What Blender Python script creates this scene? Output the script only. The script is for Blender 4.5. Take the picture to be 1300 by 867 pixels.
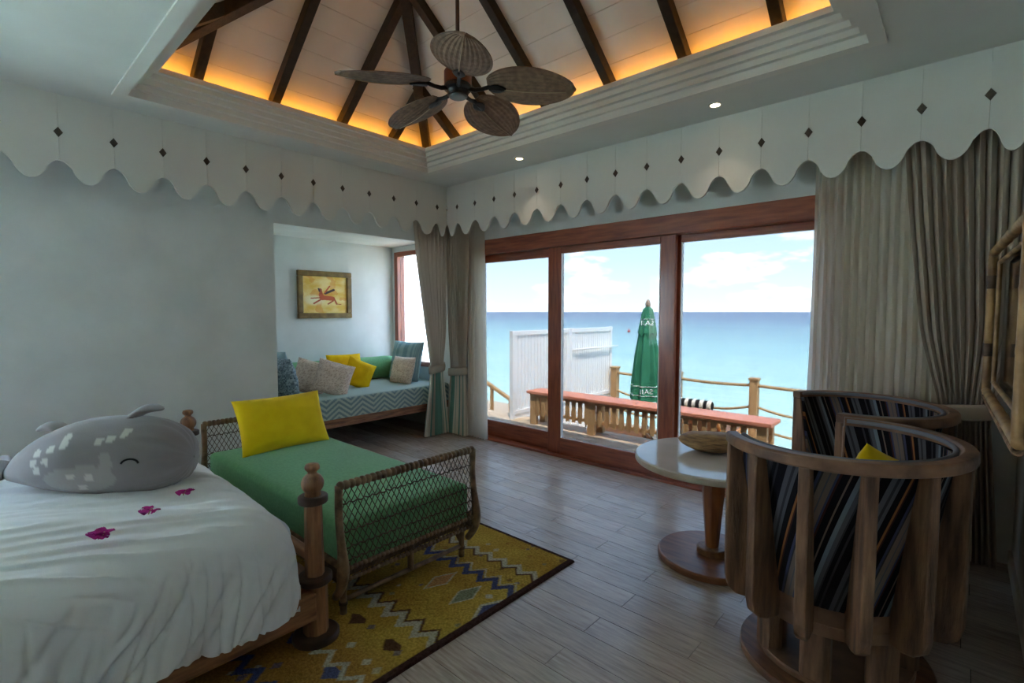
import bpy, bmesh, math, random
import numpy as np
from mathutils import Vector, Matrix, noise as mnoise
random.seed(7); rng = np.random.default_rng(7)
PI = math.pi
sc = bpy.context.scene
COL = sc.collection
for o in list(bpy.data.objects): bpy.data.objects.remove(o)

# ------------------------------------------------------------------ camera
F_PX = 633.67; YAW = math.radians(42.1356); PIT = math.radians(3.3968)
CAM = (4.53, -3.90, 1.42)
cd = bpy.data.cameras.new('camera'); cam = bpy.data.objects.new('camera', cd); COL.objects.link(cam)
cd.sensor_width = 36.0; cd.lens = F_PX / 1300 * 36.0; cd.clip_end = 12000; cd.clip_start = 0.02
cam.location = CAM; cam.rotation_euler = (PI/2 - PIT, 0, YAW)
sc.camera = cam
# ------------------------------------------------------------------ view
vs = sc.view_settings
vs.view_transform = 'Standard'; vs.look = 'None'; vs.gamma = 1.0; vs.use_curve_mapping = False
vs.exposure = 2.4
sc.cycles.use_denoising = True
sc.cycles.max_bounces = 10; sc.cycles.diffuse_bounces = 6; sc.cycles.glossy_bounces = 4
sc.cycles.transparent_max_bounces = 12; sc.cycles.transmission_bounces = 6
sc.cycles.sample_clamp_indirect = 6.0
sc.cycles.caustics_reflective = False; sc.cycles.caustics_refractive = False

def lin(c):
    c = c/255.0
    return c/12.92 if c <= .04045 else ((c+.055)/1.055)**2.4
def S(r, g, b, a=1.0): return (lin(r), lin(g), lin(b), a)

# ------------------------------------------------------------------ sky
SKY = 7.0
w = bpy.data.worlds.new('sky'); sc.world = w; w.use_nodes = True
nt = w.node_tree; nt.nodes.clear()
def N(nt, t, **k):
    n = nt.nodes.new(t)
    for a, b in k.items(): setattr(n, a, b)
    return n
tc = N(nt, 'ShaderNodeTexCoord'); sep = N(nt, 'ShaderNodeSeparateXYZ'); nt.links.new(tc.outputs['Generated'], sep.inputs[0])
ramp = N(nt, 'ShaderNodeValToRGB'); nt.links.new(sep.outputs['Z'], ramp.inputs[0])
ramp.color_ramp.elements[0].position = 0.0; ramp.color_ramp.elements[0].color = S(214, 230, 239)
ramp.color_ramp.elements[1].position = 1.0; ramp.color_ramp.elements[1].color = S(105, 160, 222)
e = ramp.color_ramp.elements.new(.10); e.color = S(184, 212, 238)
e = ramp.color_ramp.elements.new(.30); e.color = S(146, 188, 230)
mp = N(nt, 'ShaderNodeMapping'); mp.inputs['Scale'].default_value = (5.2, 5.2, 15); mp.inputs['Location'].default_value = (2.2, .9, 1.1)
nt.links.new(tc.outputs['Generated'], mp.inputs[0])
nz = N(nt, 'ShaderNodeTexNoise'); nz.inputs['Scale'].default_value = 1.0; nz.inputs['Detail'].default_value = 8; nz.inputs['Roughness'].default_value = .58
nt.links.new(mp.outputs[0], nz.inputs['Vector'])
cr = N(nt, 'ShaderNodeValToRGB'); nt.links.new(nz.outputs['Fac'], cr.inputs[0])
cr.color_ramp.elements[0].position = .515; cr.color_ramp.elements[0].color = (0, 0, 0, 1)
cr.color_ramp.elements[1].position = .59; cr.color_ramp.elements[1].color = (.85, .85, .85, 1)
mx = N(nt, 'ShaderNodeMixRGB'); nt.links.new(cr.outputs[0], mx.inputs[0]); nt.links.new(ramp.outputs[0], mx.inputs[1])
mx.inputs[2].default_value = S(246, 242, 243)
bg = N(nt, 'ShaderNodeBackground'); bg.inputs['Strength'].default_value = SKY; nt.links.new(mx.outputs[0], bg.inputs[0])
out = N(nt, 'ShaderNodeOutputWorld'); nt.links.new(bg.outputs[0], out.inputs[0])
# ------------------------------------------------------------------ sun (high, from behind the house, on the deck side only)
sd = bpy.data.lights.new('sun_offscreen', 'SUN'); sd.energy = 16.5; sd.angle = math.radians(1.0); sd.color = (1, .96, .9)
sun = bpy.data.objects.new('sun_offscreen', sd); COL.objects.link(sun)
sun.rotation_euler = Vector((-.30, .28, -.91)).to_track_quat('-Z', 'Y').to_euler()

# ================================================================== helpers
OFF = {}
def tag(o, label=None, cat=None, group=None, kind=None):
    if label: o['label'] = label
    if cat: o['category'] = cat
    if group: o['group'] = group
    if kind: o['kind'] = kind
    return o
def thing(name, label, cat, loc=(0, 0, 0), group=None, local=False, kind=None, rotz=0):
    o = bpy.data.objects.new(name, None); COL.objects.link(o); o.location = loc; o.rotation_euler = (0, 0, rotz)
    o.empty_display_size = .1
    OFF[o.name] = Vector((0, 0, 0)) if local else Vector(loc)
    return tag(o, label, cat, group, kind)
def copy_tree(o, parent=None):
    c = o.copy(); COL.objects.link(c); c.parent = parent
    for ch in list(o.children): copy_tree(ch, c)
    return c
class MB:
    def __init__(s): s.v = []; s.f = []; s.c = None
    def add(s, V, Fs):
        k = len(s.v); s.v += [tuple(map(float, p)) for p in V]; s.f += [tuple(i+k for i in f) for f in Fs]; return s
    def box(s, x0, x1, y0, y1, z0, z1):
        return s.add([(x0,y0,z0),(x1,y0,z0),(x1,y1,z0),(x0,y1,z0),(x0,y0,z1),(x1,y0,z1),(x1,y1,z1),(x0,y1,z1)],
                     [(0,3,2,1),(4,5,6,7),(0,1,5,4),(1,2,6,5),(2,3,7,6),(3,0,4,7)])
    def obox(s, c, size, R=None):
        R = R or Matrix.Identity(3); c = Vector(c); a, b, d = [q/2 for q in size]
        P = [c + R @ Vector(p) for p in ((-a,-b,-d),(a,-b,-d),(a,b,-d),(-a,b,-d),(-a,-b,d),(a,-b,d),(a,b,d),(-a,b,d))]
        return s.add(P, [(0,3,2,1),(4,5,6,7),(0,1,5,4),(1,2,6,5),(2,3,7,6),(3,0,4,7)])
    def bar(s, p, q, w_, h_, up=(0, 0, 1)):
        p = Vector(p); q = Vector(q); d = (q-p); L = d.length; d.normalize()
        sd_ = d.cross(Vector(up)); 
        if sd_.length < 1e-5: sd_ = d.cross(Vector((1, 0, 0)))
        sd_.normalize(); u = sd_.cross(d)
        R = Matrix((d, sd_, u)).transposed()
        return s.obox((p+q)/2, (L, w_, h_), R)
    def tube(s, pts, r, n=8, closed=False, cap=True):
        P = [Vector(p) for p in pts]; m = len(P)
        rs = r if isinstance(r, (list, tuple)) else [r]*m
        T = []
        for i in range(m):
            a = P[(i-1) % m] if (closed or i > 0) else P[i]; b = P[(i+1) % m] if (closed or i < m-1) else P[i]
            T.append((b-a).normalized())
        nrm = T[0].orthogonal().normalized(); V = []; 
        for i in range(m):
            if i: 
                q = T[i-1].rotation_difference(T[i]); nrm = (q @ nrm); nrm = (nrm - T[i]*nrm.dot(T[i])).normalized()
            bi = T[i].cross(nrm)
            V += [P[i] + (nrm*math.cos(2*PI*j/n) + bi*math.sin(2*PI*j/n))*rs[i] for j in range(n)]
        Fs = []
        for i in range(m if closed else m-1):
            a = i*n; b = ((i+1) % m)*n
            Fs += [(a+j, a+(j+1) % n, b+(j+1) % n, b+j) for j in range(n)]
        if cap and not closed: Fs += [tuple(range(n-1, -1, -1)), tuple(range((m-1)*n, m*n))]
        return s.add(V, Fs)
    def lathe(s, prof, n=24, c=(0, 0, 0), rot=0):
        V = []; Fs = []
        for r, z in prof: V += [(c[0]+r*math.cos(2*PI*j/n+rot), c[1]+r*math.sin(2*PI*j/n+rot), c[2]+z) for j in range(n)]
        for i in range(len(prof)-1):
            Fs += [(i*n+j, i*n+(j+1) % n, (i+1)*n+(j+1) % n, (i+1)*n+j) for j in range(n)]
        Fs += [tuple(range(n-1, -1, -1)), tuple(range((len(prof)-1)*n, len(prof)*n))]
        return s.add(V, Fs)
    def prism(s, poly, fn, t0, t1):
        n = len(poly); V = [fn(a, b, t0) for a, b in poly] + [fn(a, b, t1) for a, b in poly]
        Fs = [tuple(range(n-1, -1, -1)), tuple(range(n, 2*n))] + [(i, (i+1) % n, n+(i+1) % n, n+i) for i in range(n)]
        return s.add(V, Fs)
    def grid(s, A, cu=False, cv=False, colors=None):
        nu, nv = A.shape[:2]; V = A.reshape(-1, 3)
        Fs = []
        for i in range(nu if cu else nu-1):
            i2 = (i+1) % nu
            for j in range(nv if cv else nv-1):
                j2 = (j+1) % nv
                Fs.append((i*nv+j, i2*nv+j, i2*nv+j2, i*nv+j2))
        s.add(V, Fs)
        if colors is not None:
            c = colors.reshape(-1, colors.shape[-1])
            s.c = c if s.c is None else np.vstack([s.c, c])
        return s
    def build(s, name, m, parent=None, smooth=False, bevel=0, seg=2, label=None, subsurf=0, recalc=True, solid=0):
        off = OFF.get(parent.name, Vector((0, 0, 0))) if parent else Vector((0, 0, 0))
        if parent is None:
            A = np.array(s.v); lo = A.min(0); hi = A.max(0)
            off = Vector(((lo[0]+hi[0])/2, (lo[1]+hi[1])/2, lo[2]))
        me = bpy.data.meshes.new(name)
        me.from_pydata([(p[0]-off[0], p[1]-off[1], p[2]-off[2]) for p in s.v], [], s.f)
        if recalc:
            bm = bmesh.new(); bm.from_mesh(me); bmesh.ops.recalc_face_normals(bm, faces=bm.faces[:]); bm.to_mesh(me); bm.free()
        if s.c is not None:
            at = me.color_attributes.new('Col', 'FLOAT_COLOR', 'POINT')
            c = np.ones((len(s.v), 4), np.float32); c[:, :s.c.shape[1]] = s.c
            at.data.foreach_set('color', c.ravel())
        me.materials.append(m)
        if smooth: me.shade_smooth()
        o = bpy.data.objects.new(name, me); COL.objects.link(o)
        if parent: o.parent = parent; OFF[o.name] = off
        else: o.location = off; OFF[o.name] = off
        if bevel:
            b = o.modifiers.new('bevel', 'BEVEL'); b.width = bevel; b.segments = seg; b.limit_method = 'ANGLE'; b.angle_limit = .6
        if solid:
            q = o.modifiers.new('thickness', 'SOLIDIFY'); q.thickness = solid; q.offset = 0
        if subsurf:
            q = o.modifiers.new('smooth', 'SUBSURF'); q.levels = subsurf; q.render_levels = subsurf
        if label: o['label'] = label
        return o
def share(o, parent=None, loc=None, rot=None):
    c = bpy.data.objects.new(o.name.split('.')[0], o.data); COL.objects.link(c); c.parent = parent
    if loc is not None: c.location = loc
    if rot is not None: c.rotation_euler = rot
    return c

MATS = {}
def M(name, col, rough=.55, col2=None, scale=6.0, stretch=(1, 1, 1), detail=5, bump=0.0, bscale=40.0, bstretch=None,
      metal=0.0, spec=.5, attr=False, emit=None, estr=1.0, sheen=0.0, coat=0.0, lo=.35, hi=.65, trans=0.0, wave=None):
    m = bpy.data.materials.new(name); m.use_nodes = True; nt = m.node_tree
    b = nt.nodes['Principled BSDF']; b.inputs['Roughness'].default_value = rough; b.inputs['Metallic'].default_value = metal
    b.inputs['Specular IOR Level'].default_value = spec; b.inputs['Base Color'].default_value = col
    if sheen: b.inputs['Sheen Weight'].default_value = sheen
    if coat: b.inputs['Coat Weight'].default_value = coat; b.inputs['Coat Roughness'].default_value = .12
    tcn = N(nt, 'ShaderNodeTexCoord')
    base = None
    if attr:
        a = N(nt, 'ShaderNodeVertexColor'); a.layer_name = 'Col'; base = a.outputs['Color']
    if col2 is not None or attr and bump < 0:
        mpn = N(nt, 'ShaderNodeMapping'); mpn.inputs['Scale'].default_value = stretch
        nt.links.new(tcn.outputs['Object'], mpn.inputs[0])
        if wave:
            t = N(nt, 'ShaderNodeTexWave'); t.wave_type = 'BANDS'; t.bands_direction = wave
            t.inputs['Scale'].default_value = scale; t.inputs['Distortion'].default_value = 3.5; t.inputs['Detail'].default_value = 3
            t.inputs['Detail Scale'].default_value = 1.6
        else:
            t = N(nt, 'ShaderNodeTexNoise'); t.inputs['Scale'].default_value = scale; t.inputs['Detail'].default_value = detail
        nt.links.new(mpn.outputs[0], t.inputs['Vector'])
        r = N(nt, 'ShaderNodeValToRGB'); nt.links.new(t.outputs['Fac'], r.inputs[0])
        r.color_ramp.elements[0].position = lo; r.color_ramp.elements[1].position = hi
        r.color_ramp.elements[0].color = col; r.color_ramp.elements[1].color = col2
        if base is None: base = r.outputs[0]
        else:
            mm = N(nt, 'ShaderNodeMixRGB', blend_type='MULTIPLY'); mm.inputs[0].default_value = 1.0
            nt.links.new(base, mm.inputs[1]); nt.links.new(r.outputs[0], mm.inputs[2]); base = mm.outputs[0]
    if base is not None: nt.links.new(base, b.inputs['Base Color'])
    if bump > 0:
        mpb = N(nt, 'ShaderNodeMapping'); mpb.inputs['Scale'].default_value = bstretch or stretch
        nt.links.new(tcn.outputs['Object'], mpb.inputs[0])
        t2 = N(nt, 'ShaderNodeTexNoise'); t2.inputs['Scale'].default_value = bscale; t2.inputs['Detail'].default_value = 4
        nt.links.new(mpb.outputs[0], t2.inputs['Vector'])
        bn = N(nt, 'ShaderNodeBump'); bn.inputs['Strength'].default_value = bump; bn.inputs['Distance'].default_value = .01
        nt.links.new(t2.outputs['Fac'], bn.inputs['Height']); nt.links.new(bn.outputs[0], b.inputs['Normal'])
    if emit is not None:
        b.inputs['Emission Color'].default_value = emit; b.inputs['Emission Strength'].default_value = estr
    if trans:
        tr = N(nt, 'ShaderNodeBsdfTranslucent'); tr.inputs[0].default_value = col
        if base is not None: nt.links.new(base, tr.inputs[0])
        mxs = N(nt, 'ShaderNodeMixShader'); mxs.inputs[0].default_value = trans
        nt.links.new(b.outputs[0], mxs.inputs[1]); nt.links.new(tr.outputs[0], mxs.inputs[2])
        nt.links.new(mxs.outputs[0], nt.nodes['Material Output'].inputs[0])
    MATS[name] = m
    return m
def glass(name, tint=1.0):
    """glazing whose tint holds daylight back: a pane has two faces, so each passes the square root of the tint"""
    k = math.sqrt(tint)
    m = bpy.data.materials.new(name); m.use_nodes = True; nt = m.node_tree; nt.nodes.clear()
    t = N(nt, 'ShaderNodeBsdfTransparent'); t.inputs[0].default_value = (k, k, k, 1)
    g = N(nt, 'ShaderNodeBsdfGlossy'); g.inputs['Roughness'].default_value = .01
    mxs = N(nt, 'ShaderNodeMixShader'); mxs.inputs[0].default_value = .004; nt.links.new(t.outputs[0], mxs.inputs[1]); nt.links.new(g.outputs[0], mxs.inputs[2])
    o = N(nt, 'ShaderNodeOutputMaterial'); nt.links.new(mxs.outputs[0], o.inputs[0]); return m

# ------------------------------------------------------------------ materials
PLAIN = M('white_plaster', S(226, 226, 222), .8, S(216, 216, 211), 3, bump=.03, bscale=120, spec=.2)
CEIL = M('ceiling_paint', S(222, 221, 215), .75, S(214, 213, 206), 2, spec=.2)
BOARD = M('painted_board', S(224, 221, 212), .6, S(219, 215, 206), 2, spec=.3)
INLAY = M('brown_inlay_wood', S(92, 76, 60), .6, S(62, 50, 40), 30)
VAULT = M('vault_board', S(224, 219, 211), .65, S(216, 210, 201), 3, spec=.2)
DARKW = M('dark_rafter_wood', S(46, 37, 29), .55, S(27, 22, 18), 9, stretch=(3, 3, 3), bump=.2, bscale=30)
MAHO = M('mahogany_frame', S(162, 86, 54), .35, S(124, 58, 38), 5, stretch=(8, 8, .8), bump=.05, bscale=40, coat=.15)
MAHOX = M('mahogany_rail', S(166, 90, 56), .33, S(124, 58, 38), 5, stretch=(.8, 8, 8), bump=.05, bscale=40, coat=.15)
PLANK = M('floor_plank_wood', S(206, 189, 174), .26, S(170, 151, 136), 7, stretch=(.9, 9, 9), bump=.10, bscale=22, spec=.85)
PLANK2 = M('floor_plank_wood_pale', S(212, 196, 182), .25, S(180, 161, 147), 7, stretch=(.9, 9, 9), bump=.10, bscale=22, spec=.85)
PLANK3 = M('floor_plank_wood_dim', S(198, 180, 164), .28, S(162, 143, 129), 7, stretch=(.9, 9, 9), bump=.10, bscale=22, spec=.85)
GROUT = M('floor_joint', S(66, 55, 46), .8)
TEAK = M('teak_wood', S(168, 116, 74), .5, S(112, 70, 42), 6, stretch=(6, 6, .9), bump=.15, bscale=30)
TEAKX = M('teak_wood_along_x', S(164, 112, 72), .5, S(110, 69, 42), 6, stretch=(.9, 7, 7), bump=.15, bscale=30)
TEAKY = M('teak_wood_along_y', S(164, 112, 72), .5, S(110, 69, 42), 6, stretch=(7, .9, 7), bump=.15, bscale=30)
RINGW = M('dark_ring_wood', S(92, 62, 42), .5, S(56, 38, 27), 8)
CHAIRW = M('rustic_chair_wood', S(150, 110, 78), .52, S(74, 49, 33), 4, stretch=(9, 9, 1.1), bump=.35, bscale=24, lo=.3, hi=.7)
CHAIRR = M('rustic_rim_wood', S(150, 110, 80), .48, S(94, 64, 45), 7, bump=.2, bscale=40)
RATTAN = M('rattan_cane', S(150, 118, 84), .55, S(96, 70, 48), 18, bump=.3, bscale=70)
RATTAND = M('rattan_dark_strand', S(104, 80, 58), .6, S(66, 50, 37), 20)
SHEET = M('white_bed_linen', S(228, 226, 224), .85, spec=.2, bump=.06, bscale=260, sheen=.2)
GREEN = M('green_canvas', S(118, 172, 118), .9, S(106, 160, 108), 60, spec=.15, bump=.12, bscale=420, sheen=.2)
YELLOW = M('yellow_fabric', S(255, 216, 24), .85, S(246, 202, 16), 8, spec=.15, bump=.08, bscale=300, sheen=.2)
YELLOW2 = M('bright_yellow_fabric', S(255, 205, 20), .85, S(244, 186, 12), 12, spec=.15, bump=.1, bscale=200)
CLOTHC = M('printed_cloth', (1, 1, 1, 1), .9, attr=True, spec=.1, bump=.12, bscale=300)
RUGM = M('wool_rug', S(255, 255, 255), .95, S(206, 200, 192), 85, attr=True, spec=.05, bump=.8, bscale=160)
WHALE = M('plush_whale_cloth', (1, 1, 1, 1), .9, attr=True, spec=.1, bump=.1, bscale=200, sheen=.3)
DRAPE = M('drape_cloth', (1, 1, 1, 1), .9, attr=True, spec=.08, bump=.1, bscale=350, trans=.12)
SHEER = M('sheer_cloth', S(240, 234, 222), .9, spec=.05, trans=.62)
BLACK = M('black_metal', S(22, 21, 20), .4, metal=.3)
BRONZE = M('bronze_metal', S(62, 42, 32), .38, S(44, 30, 24), 6, metal=.5)
MOTOR = M('brown_motor_casing', S(116, 66, 44), .4, metal=.2)
PALM = M('woven_palm_blade', S(142, 112, 88), .6, S(112, 85, 65), 30, bump=.25, bscale=60)
RIBW = M('pale_midrib', S(176, 150, 120), .5)
MARBLE = M('white_marble', S(226, 220, 208), .12, S(206, 198, 184), 3, spec=.5, coat=.3)
MARBLEE = M('marble_edge', S(206, 192, 168), .4, S(176, 156, 128), 7)
DRIFT = M('driftwood', S(178, 140, 88), .6, S(116, 84, 50), 5, stretch=(1.2, 1.2, 14), bump=.3, bscale=18)
GLASS = glass('dimming_door_glass', .042); GLASSW = glass('dimming_window_glass', .24); GLASSC = glass('clear_glass', .92)  # door and alcove tints are invented to dim the bright outside against the room
DECKW = M('deck_wood', S(208, 186, 158), .6, S(170, 146, 118), 4, stretch=(.8, 9, 9), bump=.25, bscale=20)
DECKL = DECKW
REDTOP = M('red_stained_wood', S(214, 142, 112), .5, S(190, 112, 84), 5, stretch=(.7, 8, 8), bump=.1, bscale=24)
PINE = M('weathered_pine', S(196, 160, 112), .6, S(160, 120, 76), 5, stretch=(8, 8, 1), bump=.2, bscale=24)
WHITEP = M('white_painted_wood', S(240, 240, 238), .5)
CANV = M('parasol_canvas', S(62, 134, 100), .8, S(44, 112, 82), 6, spec=.2, trans=.1)
INK = M('white_print', S(235, 240, 236), .7)
ROPE = M('tan_rope', S(196, 164, 116), .8, S(150, 118, 78), 30, bump=.4, bscale=90)
SLING = M('brown_sling', S(132, 94, 68), .8, S(112, 78, 56), 30)
OCHRE = M('orange_teak', S(208, 142, 74), .5, S(180, 116, 56), 6)
FRAMEG = M('gilt_wood_frame', S(150, 118, 60), .45, S(112, 84, 40), 12, bump=.2, bscale=50)
PAINT = M('painted_canvas', (1, 1, 1, 1), .7, attr=True, bump=.15, bscale=60)
TVG = M('television_screen', S(16, 15, 20), .08, spec=.5)
FLOWER = M('magenta_bract', S(196, 14, 140), .6, S(160, 8, 108), 20, trans=.2)
LAMP = M('warm_lamp_glow', S(255, 230, 190), .5, emit=(1, .8, .55, 1), estr=2.5)
COVE = M('amber_light_strip', S(255, 190, 90), .5, emit=(1, .42, .05, 1), estr=1.7)
METAL = M('chrome', S(200, 200, 200), .25, metal=1.0)

# ================================================================== room shell
XR = 4.78; YB = -6.3; ZC = 2.80
# floor slab with planks
fl_ = MB().box(-1.15, XR, YB, 0.0, -.06, -.004).build('floor', GROUT); tag(fl_, 'grey brown wood plank floor', 'floor', kind='structure')
RW = .14; PL = .83
pm = {}
for k, m in enumerate((PLANK, PLANK2, PLANK3)):
    q = MB().box(-PL/2+.0012, PL/2-.0012, -RW/2+.0012, RW/2-.0012, -.003, 0).build('plank', m, fl_); pm[k] = q.data; bpy.data.objects.remove(q)
for row in range(31):
    yc = -.07 - row*RW
    x = 3.33 - 6*PL + (PL/2 if row % 2 else 0) + (.03 if row % 3 == 0 else 0)
    while x < XR:
        x0 = max(x, 0.0 if row > 14 else -1.15); x1 = min(x+PL, XR)
        if x1-x0 > .02:
            cx = (x0+x1)/2
            if x1-x0 > PL-.001: o = bpy.data.objects.new('plank', pm[random.choice((0, 0, 1, 2))]); COL.objects.link(o); o.parent = fl_
            else: o = MB().box(-(x1-x0)/2+.0012, (x1-x0)/2-.0012, -RW/2+.0012, RW/2-.0012, -.003, 0).build('plank', (PLANK, PLANK2, PLANK3)[row % 3], fl_); 
            if x1-x0 <= PL-.001:
                # shift vertices back: build() subtracted the parent's base
                for v in o.data.vertices: v.co += OFF[fl_.name]
            o.location = Vector((cx, yc, 0)) - OFF[fl_.name]
        x += PL
# the three meshes made first had the parent's base subtracted: undo
for d in pm.values():
    for v in d.vertices: v.co += OFF[fl_.name]
qb = MB().box(0, XR, YB, -.07-30.5*RW, -.003, 0).build('plank', PLANK, fl_); qb['kind'] = 'stuff'

# walls
tag(MB().box(-.15, 0, YB, -6.1, -.06, ZC).box(-.15, 0, -6.1, -5.0, -.06, .7).box(-.15, 0, -6.1, -5.0, 2.2, ZC).box(-.15, 0, -5.0, -2.016, -.06, ZC).box(-.15, 0, -2.016, 0, 2.20, ZC).build('wall_left', PLAIN), 'off white plaster wall behind the bed with alcove opening', 'wall', kind='structure')
tag(MB().box(-1.30, -.15, -2.166, -2.016, -.06, ZC).build('wall_alcove_side', PLAIN), kind='structure')
tag(MB().box(-1.30, -1.15, -2.016, .15, -.06, ZC).build('wall_alcove', PLAIN), kind='structure')
tag(MB().box(-1.15, -.15, -2.016, 0, 2.27, 2.33).build('ceiling_alcove', PLAIN), kind='structure')
DX0, DX1 = .33, 3.93
wf = MB()
wf.box(-1.15, -1.09, 0, .15, -.06, ZC).box(-1.09, -.12, 0, .15, -.06, .74).box(-1.09, -.12, 0, .15, 2.20, ZC).box(-.12, DX0, 0, .15, -.06, ZC)
wf.box(DX0, DX1, 0, .15, 2.20, ZC).box(DX1, XR, 0, .15, -.06, ZC)
tag(wf.build('wall_front', PLAIN), kind='structure')
tag(MB().box(XR, XR+.15, YB, .15, -.06, ZC).build('wall_right', PLAIN), kind='structure')
tag(MB().box(-.15, XR+.15, YB-.15, YB, -.06, ZC).build('wall_back', PLAIN), kind='structure')
tag(MB().box(3.35, XR, -4.60, -4.48, -.06, ZC).build('wall_light_blocker', PLAIN), kind='structure')  # unseen wall added behind the camera to keep light off the right corner
tag(MB().box(XR-.015, XR, YB, -.02, 0, .09).build('baseboard_right', BOARD, bevel=.003), kind='structure')
tag(MB().box(0, .015, YB, -2.03, 0, .09).build('baseboard_left', BOARD, bevel=.003), kind='structure')

# ceiling with the raised vault
CX0, CX1, CY0, CY1 = .51, 4.15, -3.16, -.70
cm = MB().box(-.15, CX0, YB, .15, ZC, ZC+.1).box(CX1, XR+.15, YB, .15, ZC, ZC+.1).box(CX0, CX1, YB, CY0, ZC, ZC+.1).box(CX0, CX1, CY1, .15, ZC, ZC+.1)
ceil = cm.build('ceiling', CEIL); tag(ceil, 'white ceiling with a raised vault and dark rafters', 'ceiling', kind='structure')
# stepped cornice: five steps, each goes in and up
tr = thing('trim_1', 'white stepped cornice around the ceiling vault', 'cornice', (2.33, -1.93, ZC), kind='structure')
NS = 5; INS = .17; RISE = .17
prof_in = [i*INS/NS for i in range(NS+1)]
for i in range(NS):
    a = prof_in[i]; z0 = ZC + i*RISE/NS - (.012 if i == 0 else 0); z1 = ZC + (i+1)*RISE/NS
    b = INS + .0
    m = MB()
    # ring of four bars from outer edge (set back) to this step's inner edge
    x0, x1, y0, y1 = CX0-.02, CX1+.02, CY0-.02, CY1+.02
    xi0, xi1, yi0, yi1 = CX0+prof_in[i+1], CX1-prof_in[i+1], CY0+prof_in[i+1], CY1-prof_in[i+1]
    if i == 0: x0, x1, y0, y1 = CX0-.035, CX1+.035, CY0-.035, CY1+.035
    m.box(x0, xi0, y0, y1, z0, z1).box(xi1, x1, y0, y1, z0, z1).box(xi0, xi1, y0, yi0, z0, z1).box(xi0, xi1, yi1, y1, z0, z1)
    m.build('cornice_step', BOARD, tr)
# light strips lying on the ledge behind the top step
LZ = ZC + RISE
lip = INS
ST = []
for (xa, xb, ya, yb) in ((CX0+.05, CX0+.075, CY0+.06, CY1-.06), (CX1-.075, CX1-.05, CY0+.06, CY1-.06), (CX0+.09, CX1-.09, CY0+.05, CY0+.075), (CX0+.09, CX1-.09, CY1-.075, CY1-.05)):
    MB().box(xa, xb, ya, yb, LZ, LZ+.012).build('light_strip', COVE, tr)
# vault: four slopes of boards, set back behind the cornice lip
T = .75
VX0, VX1, VY0, VY1 = CX0-.01, CX1+.01, CY0-.01, CY1+.01
VZ = LZ + .045                    # springing height of the boards at the set back edge
half = (VY1-VY0)/2; ymid = (VY0+VY1)/2; BW = .17
tag(MB().box(VX0-.02, VX0, VY0, VY1, ZC+.1, VZ+.02).box(VX1, VX1+.02, VY0, VY1, ZC+.1, VZ+.02).box(VX0, VX1, VY0-.02, VY0, ZC+.1, VZ+.02).box(VX0, VX1, VY1, VY1+.02, ZC+.1, VZ+.02).build('vault_upstand', VAULT, ceil))
def vault_pt(side, t, u):          # side: slope; t horizontal run inward; u along eave in metres from slope start
    z = VZ + T*t
    if side == 0: return Vector((VX0+t, u, z))
    if side == 1: return Vector((VX1-t, u, z))
    if side == 2: return Vector((u, VY0+t, z))
    return Vector((u, VY1-t, z))
n_in = {0: Vector((T, 0, -1)).normalized(), 1: Vector((-T, 0, -1)).normalized(), 2: Vector((0, T, -1)).normalized(), 3: Vector((0, -T, -1)).normalized()}
for side in range(4):
    lo_, hi_ = (VY0, VY1) if side < 2 else (VX0, VX1)
    t = 0.0; bw = BW*math.cos(math.atan(T))
    while t < half-.001:
        t1 = min(t+bw-.002, half)
        a0, a1 = lo_+t, hi_-t; b0, b1 = lo_+t1, hi_-t1
        nrm = n_in[side]
        P = [vault_pt(side, t, a0), vault_pt(side, t, a1), vault_pt(side, t1, b1), vault_pt(side, t1, b0)]
        Q = [p - nrm*.015 for p in P]
        MB().add(P+Q, [(0,1,2,3),(7,6,5,4),(0,4,5,1),(1,5,6,2),(2,6,7,3),(3,7,4,0)]).build('ceiling_board', VAULT, ceil)
        t += bw
# roof deck above the boards
apex = VZ + T*half + .06; e = .12
rz = VZ + .03 - .0
rf = MB(); A = [(VX0-e, VY0-e, rz), (VX1+e, VY0-e, rz), (VX1+e, VY1+e, rz), (VX0-e, VY1+e, rz), (VX0+half, ymid, apex+.03), (VX1-half, ymid, apex+.03)]
rf.add(A, [(0,1,5,4), (2,3,4,5), (0,4,3), (1,2,5)])
rf.build('roof_deck', GROUT, ceil)
# rafters
def rafter(p, q, nrm, wd=.062, dp=.075):
    return MB().bar(Vector(p)+nrm*dp/2, Vector(q)+nrm*dp/2, wd, dp, up=nrm).build('rafter', DARKW, ceil, bevel=.004)
sx = [.99, 1.53, 2.06, 2.62, 3.16, 3.70]; sy = [-2.74, -2.22, -1.66, -1.15]
for x in sx:
    run = min(half, x-VX0, VX1-x)
    rafter(vault_pt(3, .03, x), vault_pt(3, run, x), n_in[3]); rafter(vault_pt(2, .03, x), vault_pt(2, run, x), n_in[2])
for y in sy:
    run = min(half, y-VY0, VY1-y)
    rafter(vault_pt(0, .03, y), vault_pt(0, run, y), n_in[0]); rafter(vault_pt(1, .03, y), vault_pt(1, run, y), n_in[1])
for (ax, ay, dx, dy) in ((VX0, VY0, 1, 1), (VX0, VY1, 1, -1), (VX1, VY0, -1, 1), (VX1, VY1, -1, -1)):
    p = Vector((ax+dx*.03, ay+dy*.03, VZ+T*.03)); q = Vector((ax+dx*half, ay+dy*half, VZ+T*half))
    d = (q-p).normalized(); hn = Vector((dx*T, dy*T, -2)).normalized(); hn = (hn-d*hn.dot(d)).normalized()
    rafter(p, q, hn, .075, .10)
MB().bar((VX0+half-.1, ymid, apex-.13), (VX1-half+.1, ymid, apex-.13), .08, .12).build('ridge_beam', DARKW, ceil, bevel=.004)

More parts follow.
